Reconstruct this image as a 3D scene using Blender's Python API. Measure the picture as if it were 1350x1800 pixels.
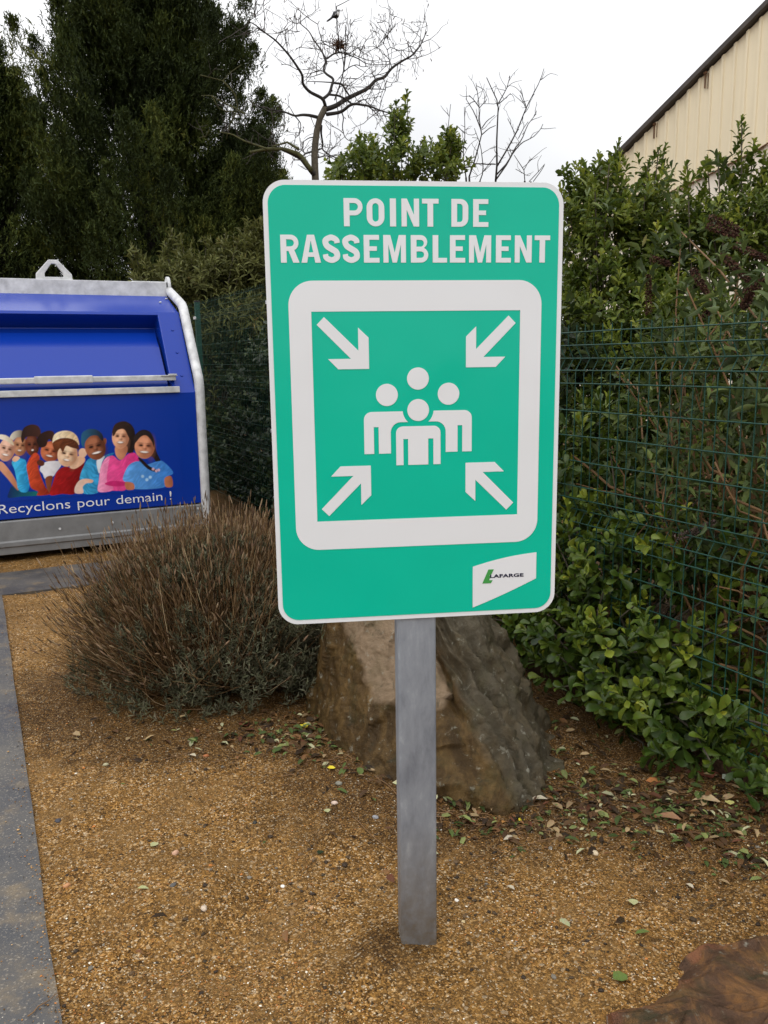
import bpy, math, random
import numpy as np
from mathutils import Vector
# ------------------------------------------------------------------ clear
for o in list(bpy.data.objects): bpy.data.objects.remove(o, do_unlink=True)
scene = bpy.context.scene
COL = scene.collection
RNG = np.random.default_rng(7)
random.seed(7)
# ------------------------------------------------------------------ camera
CAM_H = 1.346
PITCH, ROLL, FPX = math.radians(10.356), math.radians(0.835), 1456.0
_f = np.array([0, math.cos(PITCH), -math.sin(PITCH)])
_r0 = np.array([1.0, 0, 0]); _d0 = np.cross(_f, _r0)
_r = math.cos(ROLL) * _r0 + math.sin(ROLL) * _d0
_d = -math.sin(ROLL) * _r0 + math.cos(ROLL) * _d0
cam_data = bpy.data.cameras.new('camera')
cam = bpy.data.objects.new('camera', cam_data); COL.objects.link(cam)
cam_data.sensor_fit = 'VERTICAL'; cam_data.sensor_height = 36.0
cam_data.lens = FPX / 1800.0 * 36.0
cam_data.clip_start = 0.02; cam_data.clip_end = 600
from mathutils import Matrix
_u = -_d; _b = -_f
cam.matrix_world = Matrix(((_r[0], _u[0], _b[0], 0), (_r[1], _u[1], _b[1], 0), (_r[2], _u[2], _b[2], CAM_H), (0, 0, 0, 1)))
scene.camera = cam
# ------------------------------------------------------------------ world: overcast sky
SUN_EL, SUN_AZ = math.radians(48), math.radians(-150)      # high, behind the camera to the left
world = bpy.data.worlds.new('World'); scene.world = world; world.use_nodes = True
wn, wl = world.node_tree.nodes, world.node_tree.links
wn.clear()
w_out = wn.new('ShaderNodeOutputWorld'); w_bg = wn.new('ShaderNodeBackground')
w_sky = wn.new('ShaderNodeTexSky'); w_sky.sky_type = 'NISHITA'; w_sky.sun_disc = False
w_sky.sun_elevation = SUN_EL; w_sky.sun_rotation = math.radians(150)
w_tc = wn.new('ShaderNodeTexCoord'); w_no = wn.new('ShaderNodeTexNoise')
w_no.inputs['Scale'].default_value = 2.2; w_no.inputs['Detail'].default_value = 5
w_rp = wn.new('ShaderNodeValToRGB')
w_rp.color_ramp.elements[0].position = 0.30; w_rp.color_ramp.elements[0].color = (9.4, 9.5, 9.7, 1)
w_rp.color_ramp.elements[1].position = 0.62; w_rp.color_ramp.elements[1].color = (12.8, 12.8, 12.9, 1)
w_mx = wn.new('ShaderNodeMix'); w_mx.data_type = 'RGBA'; w_mx.inputs['Factor'].default_value = 0.94
wl.new(w_tc.outputs['Generated'], w_no.inputs['Vector']); wl.new(w_no.outputs['Fac'], w_rp.inputs['Fac'])
w_sep = wn.new('ShaderNodeSeparateXYZ'); wl.new(w_tc.outputs['Generated'], w_sep.inputs[0])
w_zr = wn.new('ShaderNodeValToRGB'); w_zr.color_ramp.elements[0].position = 0.0; w_zr.color_ramp.elements[0].color = (0.86, 0.86, 0.86, 1)
w_zr.color_ramp.elements[1].position = 1.0; w_zr.color_ramp.elements[1].color = (2.0, 2.0, 2.0, 1)
_e = w_zr.color_ramp.elements.new(0.35); _e.color = (1.15, 1.15, 1.15, 1)
wl.new(w_sep.outputs['Z'], w_zr.inputs['Fac'])
w_mu = wn.new('ShaderNodeMix'); w_mu.data_type = 'RGBA'; w_mu.blend_type = 'MULTIPLY'; w_mu.inputs['Factor'].default_value = 1.0
wl.new(w_rp.outputs['Color'], w_mu.inputs['A']); wl.new(w_zr.outputs['Color'], w_mu.inputs['B'])
wl.new(w_sky.outputs['Color'], w_mx.inputs['A']); wl.new(w_mu.outputs['Result'], w_mx.inputs['B'])
wl.new(w_mx.outputs['Result'], w_bg.inputs['Color']); w_bg.inputs['Strength'].default_value = 0.1
wl.new(w_bg.outputs['Background'], w_out.inputs['Surface'])
# ------------------------------------------------------------------ sun (soft, behind cloud)
sd = bpy.data.lights.new('sun', 'SUN'); sd.energy = 0.8; sd.angle = math.radians(35); sd.color = (1.0, 0.96, 0.9)
sun = bpy.data.objects.new('sun', sd); COL.objects.link(sun)
_sdir = Vector((math.sin(SUN_AZ) * math.cos(SUN_EL), math.cos(SUN_AZ) * math.cos(SUN_EL), math.sin(SUN_EL)))
sun.rotation_euler = _sdir.to_track_quat('Z', 'Y').to_euler()
# ------------------------------------------------------------------ exposure and render settings
scene.view_settings.view_transform = 'Standard'; scene.view_settings.look = 'None'
scene.view_settings.exposure = -0.12; scene.view_settings.gamma = 1.0; scene.view_settings.use_curve_mapping = False
scene.render.engine = 'CYCLES'
cy = scene.cycles
cy.use_denoising = True; cy.max_bounces = 5; cy.diffuse_bounces = 3; cy.glossy_bounces = 2; cy.transmission_bounces = 2
cy.transparent_max_bounces = 4; cy.use_adaptive_sampling = True; cy.adaptive_threshold = 0.015
# ================================================================== helpers
def lin(c):
    c = np.array(c, float) / 255.0
    return np.where(c <= 0.04045, c / 12.92, ((c + 0.055) / 1.055) ** 2.4)
def ray(px, py):                      # direction of sight through a point of the 1350 x 1800 photograph
    return (px - 675) / FPX * _r + (py - 900) / FPX * _d + _f
def at(px, py, Y):                    # the point at forward distance Y
    d = ray(px, py); t = Y / d[1]
    return np.array([d[0] * t, Y, CAM_H + d[2] * t])
def on_ground(px, py, z=0.0):
    d = ray(px, py); t = (z - CAM_H) / d[2]
    return np.array([d[0] * t, d[1] * t, z])
def on_plane(px, py, P, N):
    d = ray(px, py); C = np.array([0, 0, CAM_H]); t = ((np.asarray(P) - C) @ N) / (d @ N)
    return C + d * t
TH = math.radians(26)
E1 = np.array([math.cos(TH), math.sin(TH), 0]); E2 = np.array([-math.sin(TH), math.cos(TH), 0]); UP = np.array([0, 0, 1.0])
F0 = np.array([1.143, 2.49, 0])       # fence line: F0 + s * E2, behind it: + b * E1
def fl(s, b=0.0, z=0.0): return F0 + s * E2 + b * E1 + z * UP
def unit(v):
    v = np.asarray(v, float); return v / np.maximum(np.linalg.norm(v, axis=-1, keepdims=True), 1e-9)
def _hash(i, j, k, seed):
    h = (i * 374761393 + j * 668265263 + k * 2147483647 + seed * 974634777) & 0xFFFFFFFF
    h = ((h ^ (h >> 13)) * 1274126177) & 0xFFFFFFFF
    return ((h ^ (h >> 16)) & 0xFFFF) / 65535.0
def vnoise(P, seed=0):
    P = np.asarray(P, float); I = np.floor(P).astype(np.int64); Fr = P - I; Fr = Fr * Fr * (3 - 2 * Fr)
    out = 0
    for a in (0, 1):
        for b in (0, 1):
            for c in (0, 1):
                w = (Fr[:, 0] if a else 1 - Fr[:, 0]) * (Fr[:, 1] if b else 1 - Fr[:, 1]) * (Fr[:, 2] if c else 1 - Fr[:, 2])
                out = out + w * _hash(I[:, 0] + a, I[:, 1] + b, I[:, 2] + c, seed)
    return out * 2 - 1
def fbm(P, octaves=4, seed=0, gain=0.5):
    s = 0; a = 1.0; P = np.asarray(P, float).copy()
    for o in range(octaves):
        s = s + a * vnoise(P, seed + o * 17); P = P * 2.03 + 3.1; a *= gain
    return s
# ---- object helpers
def tag(o, label=None, cat=None, group=None, kind=None):
    if label: o['label'] = label
    if cat: o['category'] = cat
    if group: o['group'] = group
    if kind: o['kind'] = kind
    return o
def thing(name, label, cat, loc=(0, 0, 0), group=None, rotz=0.0):
    o = bpy.data.objects.new(name, None); COL.objects.link(o); o.location = tuple(loc); o.rotation_euler = (0, 0, rotz)
    o.empty_display_size = 0.1
    return tag(o, label, cat, group)
def put(name, me, mat=None, parent=None):
    o = bpy.data.objects.new(name, me); COL.objects.link(o)
    if mat is not None:
        for m in (mat if isinstance(mat, (list, tuple)) else [mat]): me.materials.append(m)
    if parent is not None: o.parent = parent
    return o
def np_mesh(name, V, faces, smooth=True, rnd=None, col=None, midx=None):
    me = bpy.data.meshes.new(name)
    V = np.asarray(V, np.float32)
    if not isinstance(faces, (list, tuple)): faces = [faces]
    faces = [np.asarray(f, np.int32) for f in faces if len(f)]
    tot = np.concatenate([np.full(len(f), f.shape[1], np.int32) for f in faces])
    loops = np.concatenate([f.ravel() for f in faces])
    start = np.concatenate([[0], np.cumsum(tot)[:-1]]).astype(np.int32)
    me.vertices.add(len(V)); me.vertices.foreach_set('co', V.ravel())
    me.loops.add(len(loops)); me.loops.foreach_set('vertex_index', loops)
    me.polygons.add(len(tot)); me.polygons.foreach_set('loop_start', start)
    me.polygons.foreach_set('use_smooth', np.full(len(tot), smooth, bool))
    if midx is not None: me.polygons.foreach_set('material_index', np.asarray(midx, np.int32))
    if rnd is not None:
        a = me.attributes.new('rnd', 'FLOAT', 'POINT'); a.data.foreach_set('value', np.asarray(rnd, np.float32))
    if col is not None:
        a = me.attributes.new('col', 'FLOAT_COLOR', 'POINT')
        c4 = np.ones((len(V), 4), np.float32); c4[:, :3] = col; a.data.foreach_set('color', c4.ravel())
    me.update(calc_edges=True); me.validate()
    return me
class MB:
    def __init__(s): s.v = []; s.f = []; s.m = []; s.n = 0
    def add(s, V, Fc, m=0):
        V = np.asarray(V, float); s.v.append(V)
        for f in Fc: s.f.append([i + s.n for i in f]); s.m.append(m)
        s.n += len(V); return s
    def box(s, c, h, ax=None, m=0):          # centre, half sizes, axes
        ax = ax if ax is not None else (np.array([1., 0, 0]), np.array([0, 1., 0]), UP)
        c = np.asarray(c, float); V = []
        for k in range(8):
            V.append(c + (1 if k & 1 else -1) * h[0] * ax[0] + (1 if k & 2 else -1) * h[1] * ax[1] + (1 if k & 4 else -1) * h[2] * ax[2])
        return s.add(V, [(0, 2, 3, 1), (4, 5, 7, 6), (0, 1, 5, 4), (2, 6, 7, 3), (0, 4, 6, 2), (1, 3, 7, 5)], m)
    def prism(s, pts, off, m=0):             # planar ring of 3D points pushed along off
        pts = np.asarray(pts, float); n = len(pts); V = np.vstack([pts, pts + np.asarray(off)])
        F = [tuple(range(n))[::-1], tuple(range(n, 2 * n))] + [(i, (i + 1) % n, n + (i + 1) % n, n + i) for i in range(n)]
        return s.add(V, F, m)
    def tube(s, pts, rad, sides=8, m=0, cap=True):
        pts = np.asarray(pts, float); K = len(pts); rad = np.broadcast_to(rad, (K,))
        T = unit(np.gradient(pts, axis=0)); ref = np.array([0, 0, 1.0]) if abs(T[0][2]) < 0.9 else np.array([1.0, 0, 0])
        V = []; n = unit(np.cross(T[0], ref))
        for k in range(K):
            n = unit(n - (n @ T[k]) * T[k]); b = np.cross(T[k], n)
            for j in range(sides):
                a = 2 * math.pi * j / sides; V.append(pts[k] + rad[k] * (math.cos(a) * n + math.sin(a) * b))
        F = [(k * sides + j, k * sides + (j + 1) % sides, (k + 1) * sides + (j + 1) % sides, (k + 1) * sides + j) for k in range(K - 1) for j in range(sides)]
        if cap: F += [tuple(range(sides))[::-1], tuple(range((K - 1) * sides, K * sides))]
        return s.add(V, F, m)
    def disc_bolt(s, c, n, r, h, m=0, sides=8):
        n = unit(n); a = unit(np.cross(n, [0.3, 0.2, 1])); b = np.cross(n, a)
        ring = [np.asarray(c) + r * (math.cos(t) * a + math.sin(t) * b) for t in np.linspace(0, 2 * math.pi, sides, endpoint=False)]
        return s.prism(ring, n * h, m)
    def build(s, name, mat, parent=None, smooth=False, bevel=0.0, seg=2):
        me = bpy.data.meshes.new(name); me.from_pydata([tuple(v) for v in np.vstack(s.v)], [], s.f)
        me.polygons.foreach_set('material_index', s.m)
        me.polygons.foreach_set('use_smooth', [smooth] * len(s.f))
        me.update(); o = put(name, me, mat, parent)
        if bevel:
            b = o.modifiers.new('bevel', 'BEVEL'); b.width = bevel; b.segments = seg; b.limit_method = 'ANGLE'; b.angle_limit = math.radians(40)
        return o
def tubes_np(P, R, sides=3):                  # many tubes at once: P (N,K,3), R (N,K)
    P = np.asarray(P, float); N, K, _ = P.shape
    T = unit(np.gradient(P, axis=1)); ref = np.where(np.abs(T[:, :1, 2:3]) < 0.9, np.array([0, 0, 1.0]), np.array([1.0, 0, 0]))
    n = unit(np.cross(T, np.broadcast_to(ref, T.shape))); b = np.cross(T, n)
    a = np.arange(sides) * 2 * math.pi / sides
    V = P[:, :, None] + np.asarray(R)[:, :, None, None] * (np.cos(a)[None, None, :, None] * n[:, :, None] + np.sin(a)[None, None, :, None] * b[:, :, None])
    base = np.arange(N)[:, None, None] * K * sides + np.arange(K - 1)[None, :, None] * sides
    j = np.arange(sides)[None, None]; j2 = (j + 1) % sides
    F = np.stack([base + j, base + j2, base + sides + j2, base + sides + j], -1).reshape(-1, 4)
    return V.reshape(-1, 3), F
# leaves: frames are (base, direction, normal, length, width, rnd)
def leaf_template(kind):
    if kind == 'obovate':
        xs = [0, 0.14, 0.45, 0.75, 0.93, 1.0]; ws = [0.04, 0.10, 0.36, 0.5, 0.30, 0.0]; cz = [0, 0.0, 0.02, 0.0, -0.05, -0.09]
    elif kind == 'lance':
        xs = [0, 0.12, 0.35, 0.65, 0.88, 1.0]; ws = [0.04, 0.22, 0.5, 0.40, 0.16, 0.0]; cz = [0, 0.02, 0.04, 0.0, -0.10, -0.18]
    elif kind == 'oval':
        xs = [0, 0.3, 0.7, 1.0]; ws = [0.06, 0.46, 0.42, 0.0]; cz = [0, 0.03, 0.0, -0.06]
    else:
        xs = [0, 0.5, 1.0]; ws = [0.25, 0.5, 0.0]; cz = [0, 0.02, -0.03]
    V = []; F4 = []; F3 = []
    n = len(xs)
    for i in range(n - 1):
        V += [(xs[i], -ws[i], cz[i] + 0.22 * ws[i]), (xs[i], 0, cz[i]), (xs[i], ws[i], cz[i] + 0.22 * ws[i])]
    V.append((1, 0, cz[-1]))
    for i in range(n - 2):
        a = i * 3; F4 += [(a, a + 3, a + 4, a + 1), (a + 1, a + 4, a + 5, a + 2)]
    a = (n - 2) * 3; F3 += [(a, len(V) - 1, a + 1), (a + 1, len(V) - 1, a + 2)]
    return np.array(V, float), np.array(F4, int), np.array(F3, int)
def leaf_mesh(name, frames, kind):
    B, D, Nn, L, W, rn = frames
    T, F4, F3 = leaf_template(kind); k = len(T); M = len(B)
    D = unit(D); Nn = unit(Nn - (Nn * D).sum(-1, keepdims=True) * D); Y = np.cross(Nn, D)
    curl = (0.6 + 0.8 * np.random.default_rng(3).random(M))
    V = B[:, None] + T[None, :, :1] * L[:, None, None] * D[:, None] + T[None, :, 1:2] * W[:, None, None] * Y[:, None] \
        + (T[None, :, 2:3] * curl[:, None, None]) * L[:, None, None] * Nn[:, None] * np.where(T[None, :, 1:2] == 0, 1.0, 1.0)
    off = (np.arange(M) * k)[:, None, None]
    f4 = (F4[None] + off).reshape(-1, 4); f3 = (F3[None] + off).reshape(-1, 3)
    return np_mesh(name, V.reshape(-1, 3), [f4, f3], True, rnd=np.repeat(rn, k))
def rosettes(P, D, n, L, W, rng, tilt=(20, 85), stem=0.06, top_small=0.6):
    N = len(P); D = unit(D)
    ref = np.where(np.abs(D[:, 2:3]) < 0.95, np.array([0, 0, 1.0]), np.array([1.0, 0, 0]))
    A = unit(np.cross(D, ref)); Bv = np.cross(D, A)
    j = np.arange(n)[None]; fr = j / max(n - 1, 1)
    az = 2.4 * j + rng.random((N, 1)) * 6.28 + rng.normal(0, 0.25, (N, n))
    tl = np.radians(tilt[0] + (tilt[1] - tilt[0]) * fr + rng.normal(0, 10, (N, n)))
    rad = np.cos(az)[..., None] * A[:, None] + np.sin(az)[..., None] * Bv[:, None]
    d = np.cos(tl)[..., None] * D[:, None] + np.sin(tl)[..., None] * rad
    nn = np.cos(tl)[..., None] * -rad + np.sin(tl)[..., None] * D[:, None]
    nn = nn + rng.normal(0, 0.18, nn.shape)
    st = np.asarray(stem) if np.ndim(stem) else np.full(N, stem)
    B = P[:, None] - D[:, None] * (st[:, None] * fr)[..., None]
    sc = (top_small + (1 - top_small) * np.minimum(1, fr * 2)) * rng.uniform(0.75, 1.15, (N, n))
    rn = np.clip(0.52 * rng.random((N, 1)) ** 1.4 + 0.28 * rng.random((N, n)) + 0.20 * (1 - fr) + 0.06 * rng.normal(0, 1, (N, n)), 0, 1)
    return [x.reshape(-1, *x.shape[2:]) for x in (B, d, nn, L * sc, W * sc * rng.uniform(0.85, 1.15, (N, n)), rn)]
def cat_frames(*fr): return [np.concatenate([f[i] for f in fr]) for i in range(6)]
def blob_tips(blobs, rng, up=0.6, inner=0.35, dens=1.0):
    P, D = [], []
    for c, r, n in blobs:
        n = int(n * dens)
        v = unit(rng.normal(0, 1, (n, 3))); rr = inner + (1 - inner) * rng.random((n, 1)) ** 0.5
        P.append(np.asarray(c) + v * rr * np.asarray(r)); D.append(unit(v * 0.8 + np.array([0, 0, up]) + rng.normal(0, 0.35, (n, 3))))
    return np.vstack(P), np.vstack(D)
def limbs_mesh(name, root, tips, rng, r0=0.02, r1=0.003, K=6, sag=0.15):
    N = len(tips); t = np.linspace(0, 1, K)[None, :, None]
    root = np.broadcast_to(np.asarray(root, float), (N, 3))
    mid = np.stack([root[:, 0] * 0.6 + tips[:, 0] * 0.4, root[:, 1] * 0.6 + tips[:, 1] * 0.4, root[:, 2] * 0.4 + tips[:, 2] * 0.6], -1) + rng.normal(0, sag * 0.3, (N, 3))
    P = (1 - t) ** 2 * root[:, None] + 2 * t * (1 - t) * mid[:, None] + t ** 2 * tips[:, None]
    P[:, 1:-1] += rng.normal(0, 0.012, (N, K - 2, 3))
    R = np.broadcast_to(r0 + (r1 - r0) * np.linspace(0, 1, K)[None] ** 0.7, (N, K))
    V, F = tubes_np(P, R, 5); return np_mesh(name, V, F)
# ================================================================== materials
def new_mat(name):
    m = bpy.data.materials.new(name); m.use_nodes = True
    nt = m.node_tree; return m, nt.nodes, nt.links, nt.nodes['Principled BSDF']
def setp(b, **k):
    for n, v in k.items(): b.inputs[n.replace('_', ' ')].default_value = v
def ramp(nodes, stops):
    r = nodes.new('ShaderNodeValToRGB'); e = r.color_ramp.elements
    e[0].position, e[0].color = stops[0][0], (*stops[0][1], 1); e[1].position, e[1].color = stops[-1][0], (*stops[-1][1], 1)
    for p, c in stops[1:-1]:
        x = e.new(p); x.color = (*c, 1)
    return r
def noise(nodes, links, scale, detail=4, rough=0.55, vec=None, dist=0.0):
    n = nodes.new('ShaderNodeTexNoise'); n.inputs['Scale'].default_value = scale; n.inputs['Detail'].default_value = detail
    n.inputs['Roughness'].default_value = rough; n.inputs['Distortion'].default_value = dist
    if vec is not None: links.new(vec, n.inputs['Vector'])
    return n
def objco(nodes):
    return nodes.new('ShaderNodeTexCoord').outputs['Object']
def bump(nodes, links, height, bsdf, strength=0.3, dist=0.01):
    b = nodes.new('ShaderNodeBump'); b.inputs['Strength'].default_value = strength; b.inputs['Distance'].default_value = dist
    links.new(height, b.inputs['Height']); links.new(b.outputs['Normal'], bsdf.inputs['Normal']); return b
def mixc(nodes, links, fac, a, b, mode='MIX'):
    m = nodes.new('ShaderNodeMix'); m.data_type = 'RGBA'; m.blend_type = mode
    for s, v in (('Factor', fac), ('A', a), ('B', b)):
        if isinstance(v, (int, float)): m.inputs[s].default_value = v
        elif isinstance(v, tuple): m.inputs[s].default_value = (*v, 1)
        else: links.new(v, m.inputs[s])
    return m.outputs['Result']
def leaf_mat(name, stops, rough=0.4, spec=0.5, trans=0.2):
    m, n, l, b = new_mat(name)
    a = n.new('ShaderNodeAttribute'); a.attribute_name = 'rnd'
    r = ramp(n, stops); l.new(a.outputs['Fac'], r.inputs['Fac'])
    nz = noise(n, l, 60, 2, vec=objco(n)); c = mixc(n, l, 0.25, r.outputs['Color'], nz.outputs['Color'], 'SOFT_LIGHT')
    l.new(c, b.inputs['Base Color']); setp(b, Roughness=rough); b.inputs['Specular IOR Level'].default_value = spec
    if trans:
        t = n.new('ShaderNodeBsdfTranslucent'); l.new(c, t.inputs['Color']); mx = n.new('ShaderNodeMixShader'); mx.inputs[0].default_value = trans
        l.new(b.outputs[0], mx.inputs[1]); l.new(t.outputs[0], mx.inputs[2]); l.new(mx.outputs[0], n['Material Output'].inputs['Surface'])
    return m
def plain(name, c, rough=0.5, metal=0.0, spec=0.5, var=0.0, scale=20, bmp=0.0, coat=0.0):
    m, n, l, b = new_mat(name); setp(b, Roughness=rough, Metallic=metal); b.inputs['Specular IOR Level'].default_value = spec
    if coat: b.inputs['Coat Weight'].default_value = coat; b.inputs['Coat Roughness'].default_value = 0.12
    if var:
        nz = noise(n, l, scale, 5, 0.6, objco(n)); lo = tuple(x * (1 - var) for x in c); hi = tuple(min(1, x * (1 + var)) for x in c)
        r = ramp(n, [(0.3, lo), (0.7, hi)]); l.new(nz.outputs['Fac'], r.inputs['Fac']); l.new(r.outputs['Color'], b.inputs['Base Color'])
        if bmp: bump(n, l, nz.outputs['Fac'], b, bmp, 0.004)
    else: b.inputs['Base Color'].default_value = (*c, 1)
    return m
M = {}
M['sign_white'] = plain('sign_white', (0.735, 0.757, 0.785), 0.16, spec=0.5)
M['sign_green'] = plain('sign_green', (0.0, 0.475, 0.322), 0.14, spec=0.30, var=0.03, scale=4)
for k_ in ('sign_white', 'sign_green'):
    n, l = M[k_].node_tree.nodes, M[k_].node_tree.links; b = n['Principled BSDF']; co_ = objco(n)
    nz = noise(n, l, 5, 6, 0.65, co_); rr = ramp(n, [(0.35, (0.10,) * 3), (0.70, (0.26,) * 3)]); l.new(nz.outputs['Fac'], rr.inputs['Fac']); l.new(rr.outputs['Color'], b.inputs['Roughness'])
    nb = noise(n, l, 3.2, 2, 0.5, co_); bump(n, l, nb.outputs['Fac'], b, 0.22, 0.02)
M['logo_green'] = plain('logo_green', (0.045, 0.30, 0.06), 0.4)
M['logo_navy'] = plain('logo_navy', (0.008, 0.010, 0.04), 0.4)
M['alu'] = plain('brushed_aluminium', (0.55, 0.56, 0.58), 0.4, metal=0.8, var=0.08)
def galv_mat():
    m, n, l, b = new_mat('galvanised_steel'); co = objco(n)
    mp = n.new('ShaderNodeMapping'); mp.inputs['Scale'].default_value = (1, 1, 0.35); l.new(co, mp.inputs['Vector'])
    a = noise(n, l, 26, 8, 0.7, mp.outputs['Vector'], 0.25); c = noise(n, l, 9, 4, 0.6, mp.outputs['Vector'])
    r = ramp(n, [(0.36, (0.175, 0.192, 0.225)), (0.47, (0.245, 0.268, 0.305)), (0.53, (0.275, 0.300, 0.338)), (0.64, (0.40, 0.43, 0.47))])
    ad = n.new('ShaderNodeMath'); ad.operation = 'MULTIPLY_ADD'; ad.inputs[1].default_value = 0.6; l.new(a.outputs['Fac'], ad.inputs[0])
    ml = n.new('ShaderNodeMath'); ml.operation = 'MULTIPLY'; ml.inputs[1].default_value = 0.4; l.new(c.outputs['Fac'], ml.inputs[0]); l.new(ml.outputs[0], ad.inputs[2])
    l.new(ad.outputs[0], r.inputs['Fac'])
    # dried mud splashed on the foot of the post
    sp = n.new('ShaderNodeSeparateXYZ'); l.new(co, sp.inputs[0]); mr = n.new('ShaderNodeMapRange')
    mr.inputs['From Min'].default_value = 0.32; mr.inputs['From Max'].default_value = -0.02; mr.inputs['To Max'].default_value = 1.5; l.new(sp.outputs['Z'], mr.inputs['Value'])
    nm = noise(n, l, 40, 5, 0.7, co); mm = n.new('ShaderNodeMath'); mm.operation = 'MULTIPLY'; l.new(mr.outputs[0], mm.inputs[0]); l.new(nm.outputs['Fac'], mm.inputs[1])
    l.new(mixc(n, l, mm.outputs[0], r.outputs['Color'], (0.13, 0.095, 0.05)), b.inputs['Base Color'])
    setp(b, Roughness=0.5, Metallic=0.25); bump(n, l, a.outputs['Fac'], b, 0.12, 0.003); return m
M['galv'] = galv_mat()
M['zinc'] = plain('hot_dip_zinc', (0.56, 0.565, 0.57), 0.5, metal=0.15, var=0.24, scale=14, bmp=0.08)
M['zinc_dark'] = plain('weathered_zinc', (0.19, 0.19, 0.19), 0.5, metal=0.15, var=0.18, scale=8)
BLUE = (0.003, 0.033, 0.30)
M['bin_blue'] = plain('blue_paint', BLUE, 0.22, spec=0.34)
M['bin_print'] = None
m, n, l, b = new_mat('printed_film'); a = n.new('ShaderNodeAttribute'); a.attribute_name = 'col'
l.new(a.outputs['Color'], b.inputs['Base Color']); setp(b, Roughness=0.25); b.inputs['Specular IOR Level'].default_value = 0.34; M['bin_print'] = m
M['white_paint'] = plain('white_vinyl', (0.75, 0.76, 0.78), 0.4)
M['dark'] = plain('dark_rubber', (0.012, 0.012, 0.013), 0.7)
M['fence_green'] = plain('green_coated_wire', (0.010, 0.052, 0.037), 0.4, spec=0.35, var=0.2, scale=8)
M['edging'] = plain('brown_plastic_netting', (0.040, 0.023, 0.014), 0.9, spec=0.05, var=0.6, scale=70)
G_HEDGE = [(0.0, (0.016, 0.034, 0.006)), (0.40, (0.050, 0.086, 0.011)), (0.68, (0.115, 0.160, 0.018)), (0.88, (0.25, 0.28, 0.030)), (1.0, (0.42, 0.37, 0.04))]
M['hedge_leaf'] = leaf_mat('hedge_leaf', G_HEDGE, 0.38, 0.30, 0.18)
M['shrub_leaf'] = leaf_mat('shrub_leaf', [(0.0, (0.028, 0.050, 0.008)), (0.40, (0.088, 0.125, 0.017)), (0.72, (0.195, 0.230, 0.032)), (1.0, (0.36, 0.37, 0.06))], 0.40, 0.25, 0.36)
M['ivy_leaf'] = leaf_mat('ivy_leaf', [(0.0, (0.014, 0.022, 0.010)), (0.6, (0.032, 0.050, 0.016)), (0.93, (0.07, 0.09, 0.025)), (1.0, (0.20, 0.22, 0.04))], 0.4, 0.3, 0.15)
M['willow_leaf'] = leaf_mat('willow_leaf', [(0.0, (0.045, 0.050, 0.014)), (0.5, (0.115, 0.120, 0.034)), (0.85, (0.17, 0.18, 0.055)), (1.0, (0.22, 0.15, 0.05))], 0.5, 0.2, 0.25)
M['buddleia_leaf'] = leaf_mat('buddleia_leaf', [(0.0, (0.035, 0.050, 0.022)), (0.5, (0.075, 0.105, 0.035)), (0.9, (0.15, 0.19, 0.05)), (1.0, (0.24, 0.23, 0.09))], 0.5, 0.2, 0.25)
M['needles'] = leaf_mat('yew_needles', [(0.0, (0.012, 0.019, 0.006)), (0.5, (0.034, 0.050, 0.012)), (0.80, (0.090, 0.115, 0.024)), (1.0, (0.18, 0.185, 0.04))], 0.6, 0.15, 0.12)
M['lav_leaf'] = leaf_mat('lavender_leaf', [(0.0, (0.040, 0.040, 0.022)), (0.5, (0.115, 0.113, 0.068)), (1.0, (0.30, 0.295, 0.195))], 0.8, 0.05, 0.1)
M['lav_stem'] = leaf_mat('lavender_stem', [(0.0, (0.048, 0.027, 0.012)), (0.5, (0.140, 0.082, 0.038)), (0.9, (0.27, 0.170, 0.082)), (1.0, (0.46, 0.35, 0.21))], 0.8, 0.04, 0)
M['lav_head'] = leaf_mat('lavender_head', [(0.0, (0.07, 0.046, 0.030)), (0.6, (0.17, 0.110, 0.062)), (1.0, (0.30, 0.21, 0.13))], 0.8, 0.04, 0)
M['bark'] = plain('grey_bark', (0.075, 0.062, 0.042), 0.85, var=0.4, scale=25, bmp=0.3)
M['dark_bark'] = plain('dark_bark', (0.020, 0.016, 0.013), 0.85, var=0.3, scale=25)
M['twig'] = plain('thin_twigs', (0.045, 0.036, 0.032), 0.8, var=0.3, scale=15)
M['moss'] = plain('mossy_bark', (0.050, 0.050, 0.012), 0.9, var=0.5, scale=20, bmp=0.4)
M['brown_stem'] = plain('brown_stems', (0.16, 0.085, 0.032), 0.7, var=0.4, scale=18)
M['panicle'] = leaf_mat('dead_panicle', [(0.0, (0.022, 0.010, 0.008)), (0.6, (0.065, 0.026, 0.018)), (1.0, (0.13, 0.07, 0.045))], 0.85, 0.2, 0)
M['panicle_grey'] = leaf_mat('grey_panicle', [(0.0, (0.06, 0.04, 0.035)), (1.0, (0.15, 0.11, 0.09))], 0.85, 0.2, 0)
M['feather_black'] = plain('black_feathers', (0.008, 0.008, 0.012), 0.4)
M['feather_white'] = plain('white_feathers', (0.6, 0.6, 0.6), 0.7)
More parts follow.
